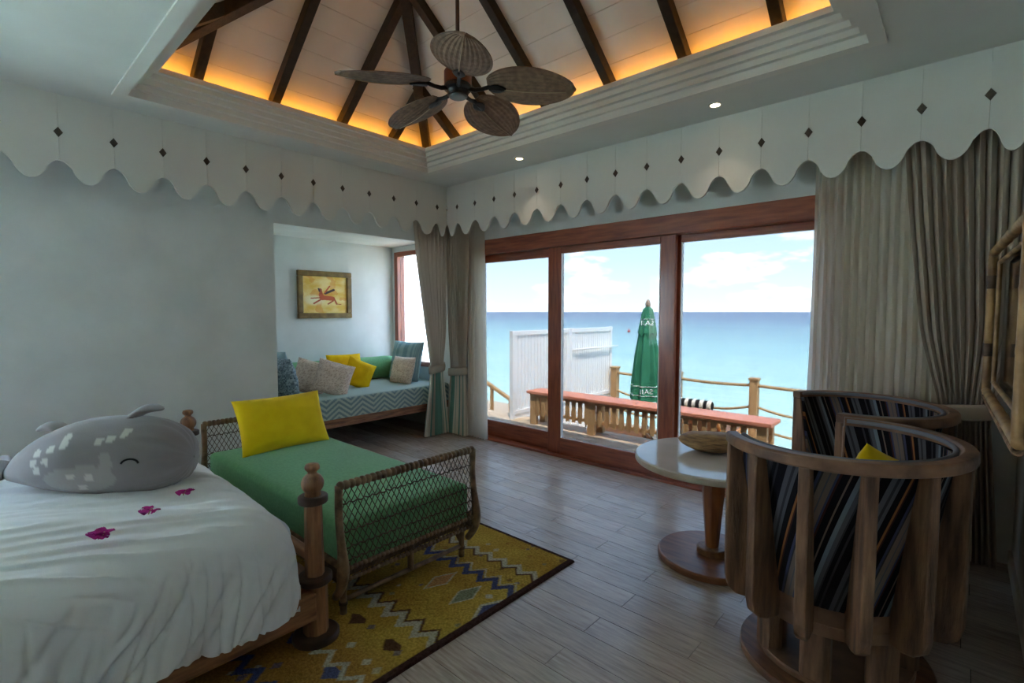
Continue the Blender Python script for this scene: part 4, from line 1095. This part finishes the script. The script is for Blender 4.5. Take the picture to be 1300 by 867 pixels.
cushion('cushion', 'yellow square cushion standing against the green bolster', 'cushion', (-.76, -.93, SZ+.175), .40, .38, .14, Rm((.18, 1, 0), (-.34, .05, .94)), YELLOW2, seed=13, pinch=.05)
cushion('cushion', 'smaller yellow cushion tipped on its corner in front of the other yellow one', 'cushion', (-.52, -.90, SZ+.145), .33, .33, .12, Rm((.30, .82, -.42), (-.20, .42, .86)), YELLOW2, seed=14, pinch=.07)
cushion('cushion', 'pink speckled cushion tucked beside the pale blue cushion', 'cushion', (-.50, -1.475, SZ+.165), .36, .36, .13, Rm((.62, .62, -.22), (.0, .48, .85)), PR, speckle, n=54, seed=15, pinch=.06)
cushion('cushion', 'pink speckled cushion leaning forward near the seat edge', 'cushion', (-.285, -1.335, SZ+.16), .37, .37, .13, Rm((.45, .80, -.30), (-.30, .42, .85)), PR, speckle, n=54, seed=16, pinch=.06)
cushion('cushion', 'mottled dark grey knitted cushion at the shaded end of the window seat', 'cushion', (-.40, -1.80, SZ+.19), .46, .43, .17, Rm((1, .05, 0), (0, -.20, .97)), PR, mottled, n=60, seed=17, pinch=.05)
cushion('cushion', 'pale blue cushion standing behind the mottled grey cushion', 'cushion', (-.84, -1.70, SZ+.215), .50, .46, .14, Rm((1, .25, 0), (.05, -.22, .97)), PR, paleblue, n=30, seed=18, pinch=.06)
# picture
pc = thing('framed_painting', 'framed yellow painting of a small red winged creature in the alcove', 'painting', (-1.13, -1.0, 1.35))
y0, y1, z0, z1 = -1.30, -.625, 1.345, 1.900; fw_ = .062
for (a, b, c, d, nm) in ((y0, y1, z0, z0+fw_, 'frame_bar'), (y0, y1, z1-fw_, z1, 'frame_bar'), (y0, y0+fw_, z0+fw_, z1-fw_, 'frame_bar'), (y1-fw_, y1, z0+fw_, z1-fw_, 'frame_bar')):
    MB().box(-1.148, -1.108, a, b, c, d).build(nm, FRAMEG, pc, bevel=.008)
def canvas():
    ny, nz = 220, 180
    A = np.zeros((ny, nz, 3)); C = np.zeros((ny, nz, 3))
    oc = np.array(S(238, 190, 78)[:3]); lt = np.array(S(250, 222, 150)[:3]); og = np.array(S(232, 148, 50)[:3]); cr_ = np.array(S(252, 236, 196)[:3]); red = np.array(S(206, 92, 48)[:3]); dk = np.array(S(72, 50, 52)[:3])
    def seg(p, a, b, r):
        a = np.array(a); b = np.array(b); t = max(0, min(1, np.dot(p-a, b-a)/np.dot(b-a, b-a))); return np.hypot(*(p-a-t*(b-a))) < r
    for i in range(ny):
        for j in range(nz):
            u = i/(ny-1); v = j/(nz-1)
            n1 = fbm(u*3, v*5, 1, 1, 4); n2 = fbm(u*4+7, v*3, 2, 1, 3)
            k = min(1, max(0, .5+n1)); c = oc*(1-k)+lt*k
            if n2 > .22: c = c*.45+og*.55
            e = ((u-.25)/.28)**2+((v-.36)/.16)**2
            if e < 1: c = c*(e) + cr_*(1-e)
            p = np.array([u, v])
            if seg(p, (.42, .42), (.66, .40), .060) or seg(p, (.40, .50), (.43, .40), .052): c = red
            if seg(p, (.385, .64), (.40, .54), .035): c = red*.75
            if seg(p, (.35, .66), (.37, .60), .02): c = dk
            if seg(p, (.40, .42), (.18, .40), .014) or seg(p, (.38, .36), (.24, .26), .020) or seg(p, (.68, .34), (.56, .25), .018) or seg(p, (.70, .40), (.76, .25), .020) or seg(p, (.76, .25), (.86, .24), .010): c = red*.85
            if seg(p, (.50, .54), (.69, .64), .030): c = dk
            if seg(p, (.49, .56), (.60, .74), .018): c = red*1.1
            C[i, j] = c; A[i, j] = (-1.128, y0+fw_+(y1-y0-2*fw_)*u, z0+fw_+(z1-z0-2*fw_)*v)
    MB().grid(A, colors=C).build('canvas', PAINT, pc)
canvas()

# ================================================================== outside: decks, bench rail, parasol, screen, railing
DZ = -.05; LZD = -.50
dk = MB().box(-3.2, 6.2, .15, 1.40, LZD-.1, DZ-.03).build('floor_deck', DECKW); tag(dk, 'upper timber deck outside the sliding doors', 'deck', kind='structure')
bwid = .139
for k in range(9):
    y0_ = .15+k*bwid
    MB().box(-3.2, 6.2, y0_+.002, y0_+bwid-.002, DZ-.03, DZ).build('deck_board', DECKW, dk)
ld_ = MB().box(-3.2, 6.2, 1.40, 3.75, LZD-.16, LZD-.03).build('floor_lower_deck', DECKL); tag(ld_, 'pale sunlit lower deck by the sea', 'deck', kind='structure')
for k in range(17):
    y0_ = 1.40+k*.138
    MB().box(-3.2, 6.2, y0_+.002, y0_+.136, LZD-.03, LZD).build('deck_board', DECKL, ld_)
for x in (-3, -.5, 2, 4.5):
    MB().box(x-.1, x+.1, 3.2, 3.4, -4.2, LZD-.16).build('pile', PINE, ld_)
    MB().box(x-.1, x+.1, .6, .8, -4.2, LZD-.1).build('pile', PINE, dk)
bn = thing('bench_rail', 'long timber bench with red top and slatted skirt along the deck edge', 'bench', (1.77, 1.22, DZ))
BX0, BX1, BYc = .30, 3.26, 1.21
MB().box(BX0, BX1, BYc-.16, BYc+.16, .350, .390).build('bench_top', REDTOP, bn, bevel=.008)
for x in (BX0+.09, 1.28, 2.27, BX1-.09):
    for y in (BYc-.10, BYc+.10): MB().box(x-.045, x+.045, y-.03, y+.03, DZ, .350).build('leg', PINE, bn, bevel=.004)
for y in (BYc-.10,):
    MB().box(BX0+.13, BX1-.13, y-.018, y+.018, .315, .350).build('upper_rail', PINE, bn, bevel=.003)
    MB().box(BX0+.13, BX1-.13, y-.018, y+.018, .095, .130).build('lower_rail', PINE, bn, bevel=.003)
    x = BX0+.17; k = 0
    while x < BX1-.16:
        MB().prism([(-.028, .130), (-.028, .20), (-.022, .26), (-.028, .315), (.028, .315), (.022, .26), (.028, .20), (.028, .130), (.018, .070), (-.018, .070)], lambda a, b, t: (x+a, y-.021+t, b), -.010, .010).build('baluster', PINE, bn)
        x += .094
# parasol
PXc, PYc = 1.075, 2.90
ps = thing('parasol', 'closed green parasol with white lettering standing on the lower deck', 'parasol', (PXc, PYc, LZD))
MB().tube([(PXc, PYc, LZD), (PXc, PYc, 1.50)], .022, 14).build('pole', OCHRE, ps, smooth=True)
MB().lathe([(.22, 0), (.24, .02), (.24, .06), (.06, .09), (.04, .22), (.03, .22)], 32, (PXc, PYc, LZD)).build('base', M('parasol_base_stone', S(120, 118, 112), .8), ps, smooth=False)
MB().lathe([(.028, 1.475), (.034, 1.50), (.040, 1.525), (.036, 1.555), (.020, 1.59), (.004, 1.605)], 18, (PXc, PYc, 0)).build('finial', M('parasol_finial_wood', S(150, 128, 110), .5), ps, smooth=True)
def prad(z, a, grow=0.0):
    zs = [.06, .10, .33, .75, 1.08, 1.12, 1.38, 1.46, 1.49]; rs_ = [.19, .215, .205, .165, .120, .118, .075, .055, .02]
    r = np.interp(z, zs, rs_); return (r+grow)*(1+.13*math.sin(8*a)*min(1, (1.5-z)*1.6) + .05*math.sin(13*a+2))
def folded(z0, z1, grow, name):
    n1, n2 = 40, 128; A = np.zeros((n1, n2, 3))
    for i in range(n1):
        z = z1+(z0-z1)*i/(n1-1)
        for j in range(n2):
            a = 2*PI*j/n2; r = prad(z, a, grow); zz = z + (.03*math.sin(8*a) if i > n1-3 else 0)
            A[i, j] = (PXc+r*math.cos(a), PYc+r*math.sin(a), zz)
    return MB().grid(A, cv=True).build(name, CANV, ps, smooth=True)
cn = folded(.10, 1.49, 0, 'canopy'); folded(1.085, 1.495, .012, 'vent_flap')
# lettering and lines wrapped on the canvas (seen through from behind, hence reversed)
acam = math.atan2(CAM[1]-PYc, CAM[0]-PXc)
def lettering(zc, hh, grow):
    cu = bpy.data.curves.new('lettering', 'FONT'); cu.body = 'SAII'; cu.size = hh*1.38; cu.align_x = 'CENTER'; cu.resolution_u = 3
    to = bpy.data.objects.new('lettering_tmp', cu); COL.objects.link(to); bpy.context.view_layer.update()
    me = bpy.data.meshes.new_from_object(to.evaluated_get(bpy.context.evaluated_depsgraph_get())); bpy.data.objects.remove(to)
    bm = bmesh.new(); bm.from_mesh(me); bmesh.ops.triangulate(bm, faces=bm.faces[:]); bmesh.ops.subdivide_edges(bm, edges=bm.edges[:], cuts=2)
    V = [v.co.copy() for v in bm.verts]; bm.verts.index_update(); Fs = [tuple(v.index for v in f.verts) for f in bm.faces]; bm.free()
    W = []
    for v in V:
        z = zc - hh/2 + v.y; a = acam - v.x/np.interp(z, [.1, 1.4], [.21, .07]); r = prad(z, a, grow)+.004
        W.append((PXc+r*math.cos(a), PYc+r*math.sin(a), z))
    MB().add(W, Fs).build('lettering', INK, cn, label='white mirrored SAII lettering')
lettering(.268, .075, 0); lettering(1.26, .075, .012)
for z, g in ((.335, 0), (.20, 0), (1.315, .012)):
    P = [(PXc+(prad(z, a, g)+.003)*math.cos(a), PYc+(prad(z, a, g)+.003)*math.sin(a), z) for a in np.linspace(0, 2*PI, 128, endpoint=False)]
    MB().tube(P, .0045, 4, closed=True).build('printed_line', INK, cn)
# white slatted privacy screen
sx_ = 0.0
for (ya_, yb2, lb, nb) in ((1.09, 2.40, 'white slatted privacy screen panel beside the bench end', 17), (2.46, 3.66, 'white slatted privacy screen panel with a towel bar towards the sea', 17)):
    s = thing('privacy_screen', lb, 'screen', (sx_, (ya_+yb2)/2, LZD))
    bot = LZD if ya_ > 1.2 else DZ
    MB().box(sx_-.03, sx_+.03, ya_, ya_+.06, LZD if ya_ > 1.2 else DZ, 1.165).build('post', WHITEP, s, bevel=.003); MB().box(sx_-.03, sx_+.03, yb2-.06, yb2, LZD, 1.165).build('post', WHITEP, s, bevel=.003)
    MB().box(sx_-.025, sx_+.025, ya_+.06, yb2-.06, 1.10, 1.16).build('top_rail', WHITEP, s); MB().box(sx_-.025, sx_+.025, ya_+.06, yb2-.06, .02, .07).build('bottom_rail', WHITEP, s)
    st = (yb2-ya_-.12)/nb
    for k in range(nb): MB().box(sx_-.012, sx_+.012, ya_+.06+st*(k+.14), ya_+.06+st*(k+.86), .07, 1.10).build('slat', WHITEP, s)
    MB().box(sx_-.010, sx_+.010, ya_+.06, yb2-.06, LZD, .02).build('lower_panel', WHITEP, s)
    if nb and ya_ > 2: MB().tube([(sx_+.05, ya_+.02, .83), (sx_+.05, yb2+.15, .83)], .016, 10).build('towel_bar', WHITEP, s, smooth=True)
# rope railing
rl = thing('rope_railing', 'timber posts with slung rope along the sea edge of the deck', 'railing', (2.0, 3.6, LZD))
xsn = [.129+k*1.12 for k in range(0, 6)]
for x in xsn:
    p = MB().box(x-.055, x+.055, 3.545, 3.655, LZD, .455).build('post', PINE, rl, bevel=.006)
    MB().box(x-.066, x+.066, 3.534, 3.666, .455, .490).build('cap', PINE, p, bevel=.008)
for xa, xb in zip(xsn, xsn[1:]):
    MB().tube([(xa+(xb-xa)*q, 3.6, .385-.02*math.sin(PI*q)) for q in np.linspace(0, 1, 12)], .022, 10).build('top_rope', ROPE, rl, smooth=True)
    for zc_, sg_ in ((.09, .10), (-.20, .10)):
        MB().tube([(xa+(xb-xa)*q, 3.6, zc_-sg_*math.sin(PI*q)) for q in np.linspace(0, 1, 16)], .018, 8).build('slung_rope', ROPE, rl, smooth=True)
# sun lounger behind the bench with striped roll
lg = thing('sun_lounger', 'teak sun lounger with raised back behind the bench', 'lounger', (2.05, 2.55, LZD))
for x in (1.80, 2.32):
    MB().bar((x, 2.25, LZD+.30), (x, 3.45, LZD+.30), .04, .06).build('side_frame', OCHRE, lg, bevel=.004)
    MB().bar((x, 2.14, .22), (x, 2.60, LZD+.32), .035, .05).build('back_frame', OCHRE, lg, bevel=.004)
    for y in (2.34, 3.36): MB().box(x-.025, x+.025, y-.025, y+.025, LZD, LZD+.30).build('leg', OCHRE, lg)
MB().bar((2.06, 2.15, .21), (2.06, 2.60, LZD+.325), .50, .015).build('back_sling', SLING, lg); MB().box(1.81, 2.31, 2.58, 3.43, LZD+.318, LZD+.335).build('seat_sling', SLING, lg)
def rollmesh():
    n1, n2 = 120, 20; A = np.zeros((n1, n2, 3)); C = np.zeros((n1, n2, 3))
    for i in range(n1):
        x = 1.77+.57*i/(n1-1); r = .062*min(1, (min(i, n1-1-i)/5)**.5 if 0 < i < n1-1 else .02)
        for j in range(n2):
            a = 2*PI*j/n2; A[i, j] = (x, 2.13+r*math.cos(a), .285+r*math.sin(a))
            blk = ((x-1.77)/.092) % 1 < .5
            C[i, j] = S(38, 36, 36)[:3] if blk else S(226, 218, 200)[:3]
    o = MB().grid(A, cv=True, colors=C).build('towel_roll', CLOTHC, smooth=True); tag(o, 'black and cream striped towel roll on the raised lounger back', 'towel')
rollmesh()
# folding deck chair seen under the bench
fc = thing('deck_chair', 'brown sling deck chair folded low on the lower deck under the bench line', 'deck chair', (.95, 2.1, LZD))
MB().bar((.62, 2.05, -.13), (1.50, 2.05, -.13), .03, .03).build('top_bar', SLING, fc)
MB().add([(.66, 2.05, -.12), (1.46, 2.05, -.12), (1.46, 2.35, -.32), (.66, 2.35, -.32)], [(0, 1, 2, 3)]).build('sling', SLING, fc, solid=.012)
MB().add([(.66, 2.03, -.12), (1.46, 2.03, -.12), (1.52, 1.93, -.36), (.60, 1.93, -.36)], [(0, 1, 2, 3)]).build('front_sling', SLING, fc, solid=.012)
for x in (.60, 1.52):
    MB().tube([(x, 2.05, -.11), (x-.02, 1.90, LZD+.01)], .010, 8).build('leg', BLACK, fc); MB().tube([(x, 2.05, -.11), (x+.02, 2.42, LZD+.01)], .010, 8).build('leg', BLACK, fc)
MB().tube([(.58, 1.90, LZD+.012), (1.5, 1.90, LZD+.012)], .010, 8).build('foot_bar', BLACK, fc)
MB().bar((1.55, 1.62, LZD+.04), (1.72, 2.0, LZD+.16), .05, .05).build('arm_block', OCHRE, fc)
# stair handrail beyond the screen
hr = thing('stair_handrail', 'timber stair handrail sloping down beyond the white screen', 'handrail', (-1.1, 2.0, LZD))
MB().bar((-2.2, 2.0, .57), (-.35, 2.0, -.19), .06, .05).build('rail', PINE, hr, bevel=.006)
for x in (-2.1, -1.68, -1.26, -.84, -.42): MB().box(x-.022, x+.022, 1.98, 2.02, LZD, .57-(x+2.2)*.4108-.01).build('baluster', PINE, hr)
# white railing outside the alcove window
ar = thing('white_railing', 'white slatted balustrade outside the alcove window', 'railing', (-1.9, 1.0, DZ))
MB().box(-2.9, -.9, .98, 1.02, 1.52, 1.58).build('top_rail', WHITEP, ar); MB().box(-2.9, -.9, .98, 1.02, .05, .10).build('bottom_rail', WHITEP, ar)
for k in range(23): MB().box(-2.88+k*.088, -2.84+k*.088, .985, 1.015, .10, 1.52).build('baluster', WHITEP, ar)
for x in (-2.9, -.95): MB().box(x, x+.05, .975, 1.025, DZ, 1.58).build('post', WHITEP, ar)
# distant red buoy
by = MB().lathe([(.02, 0), (.22, .05), (.28, .2), (.22, .36), (.06, .42), (.05, .7), (.02, .72)], 16, (-40.4, 77.3, -2.3)).build('buoy', M('red_buoy_paint', S(190, 60, 60), .5), smooth=True); tag(by, 'tiny red buoy floating on the sea behind the parasol', 'buoy')

# ------------------------------------------------------------------ sea
def sea():
    m = bpy.data.materials.new('sea_water'); m.use_nodes = True; nt = m.node_tree; b = nt.nodes['Principled BSDF']
    b.inputs['Roughness'].default_value = .35; b.inputs['Specular IOR Level'].default_value = .12
    geo = N(nt, 'ShaderNodeNewGeometry'); sp = N(nt, 'ShaderNodeSeparateXYZ'); nt.links.new(geo.outputs['Position'], sp.inputs[0])
    mr = N(nt, 'ShaderNodeMath', operation='LOGARITHM'); ad = N(nt, 'ShaderNodeMath', operation='ADD'); ad.inputs[1].default_value = 6; mxx = N(nt, 'ShaderNodeMath', operation='MAXIMUM'); mxx.inputs[1].default_value = 1
    nt.links.new(sp.outputs['Y'], ad.inputs[0]); nt.links.new(ad.outputs[0], mxx.inputs[0]); nt.links.new(mxx.outputs[0], mr.inputs[0]); mr.inputs[1].default_value = 10
    dv = N(nt, 'ShaderNodeMath', operation='DIVIDE'); dv.inputs[1].default_value = 4.0; nt.links.new(mr.outputs[0], dv.inputs[0])
    nz = N(nt, 'ShaderNodeTexNoise'); nz.inputs['Scale'].default_value = .05; nz.inputs['Detail'].default_value = 5; mpn = N(nt, 'ShaderNodeMapping'); mpn.inputs['Scale'].default_value = (1, 3, 1); mpn.inputs['Rotation'].default_value = (0, 0, YAW)
    nt.links.new(geo.outputs['Position'], mpn.inputs[0]); nt.links.new(mpn.outputs[0], nz.inputs['Vector'])
    ma = N(nt, 'ShaderNodeMath', operation='MULTIPLY_ADD'); ma.inputs[1].default_value = .10; nt.links.new(nz.outputs['Fac'], ma.inputs[0]); nt.links.new(dv.outputs[0], ma.inputs[2])
    r = N(nt, 'ShaderNodeValToRGB'); nt.links.new(ma.outputs[0], r.inputs[0]); cr_ = r.color_ramp
    stops = [(.30, S(186, 212, 198)), (.40, S(164, 198, 188)), (.48, S(140, 178, 176)), (.56, S(118, 150, 158)), (.64, S(100, 122, 140)), (.74, S(92, 108, 130)), (1.0, S(92, 108, 130))]
    cr_.elements[0].position, cr_.elements[0].color = stops[0]; cr_.elements[1].position, cr_.elements[1].color = stops[-1]
    for p, c in stops[1:-1]:
        e = cr_.elements.new(p); e.color = c
    nt.links.new(r.outputs[0], b.inputs['Base Color'])
    n3 = N(nt, 'ShaderNodeTexNoise'); n3.inputs['Scale'].default_value = .35; n3.inputs['Detail'].default_value = 6; m3 = N(nt, 'ShaderNodeMapping'); m3.inputs['Scale'].default_value = (.35, 2.2, 1); m3.inputs['Rotation'].default_value = (0, 0, -YAW)
    nt.links.new(geo.outputs['Position'], m3.inputs[0]); nt.links.new(m3.outputs[0], n3.inputs['Vector'])
    mb = N(nt, 'ShaderNodeMath', operation='MULTIPLY_ADD'); mb.inputs[1].default_value = .16; nt.links.new(n3.outputs['Fac'], mb.inputs[0]); nt.links.new(ma.outputs[0], mb.inputs[2]); sbt = N(nt, 'ShaderNodeMath', operation='SUBTRACT'); sbt.inputs[1].default_value = .08; nt.links.new(mb.outputs[0], sbt.inputs[0]); nt.links.new(sbt.outputs[0], r.inputs[0])
    n2 = N(nt, 'ShaderNodeTexNoise'); n2.inputs['Scale'].default_value = 1.1; n2.inputs['Detail'].default_value = 6; m2 = N(nt, 'ShaderNodeMapping'); m2.inputs['Scale'].default_value = (.5, 1.6, 1); m2.inputs['Rotation'].default_value = (0, 0, -YAW)
    nt.links.new(geo.outputs['Position'], m2.inputs[0]); nt.links.new(m2.outputs[0], n2.inputs['Vector'])
    bp = N(nt, 'ShaderNodeBump'); bp.inputs['Strength'].default_value = .7; bp.inputs['Distance'].default_value = .35; nt.links.new(n2.outputs['Fac'], bp.inputs['Height']); nt.links.new(bp.outputs[0], b.inputs['Normal'])
    o = MB().add([(-9000, -60, -2.3), (9000, -60, -2.3), (9000, 9000, -2.3), (-9000, 9000, -2.3)], [(0, 1, 2, 3)]).build('sea', m)
    tag(o, 'turquoise sea deepening to blue at the horizon', 'sea', kind='stuff')
sea()
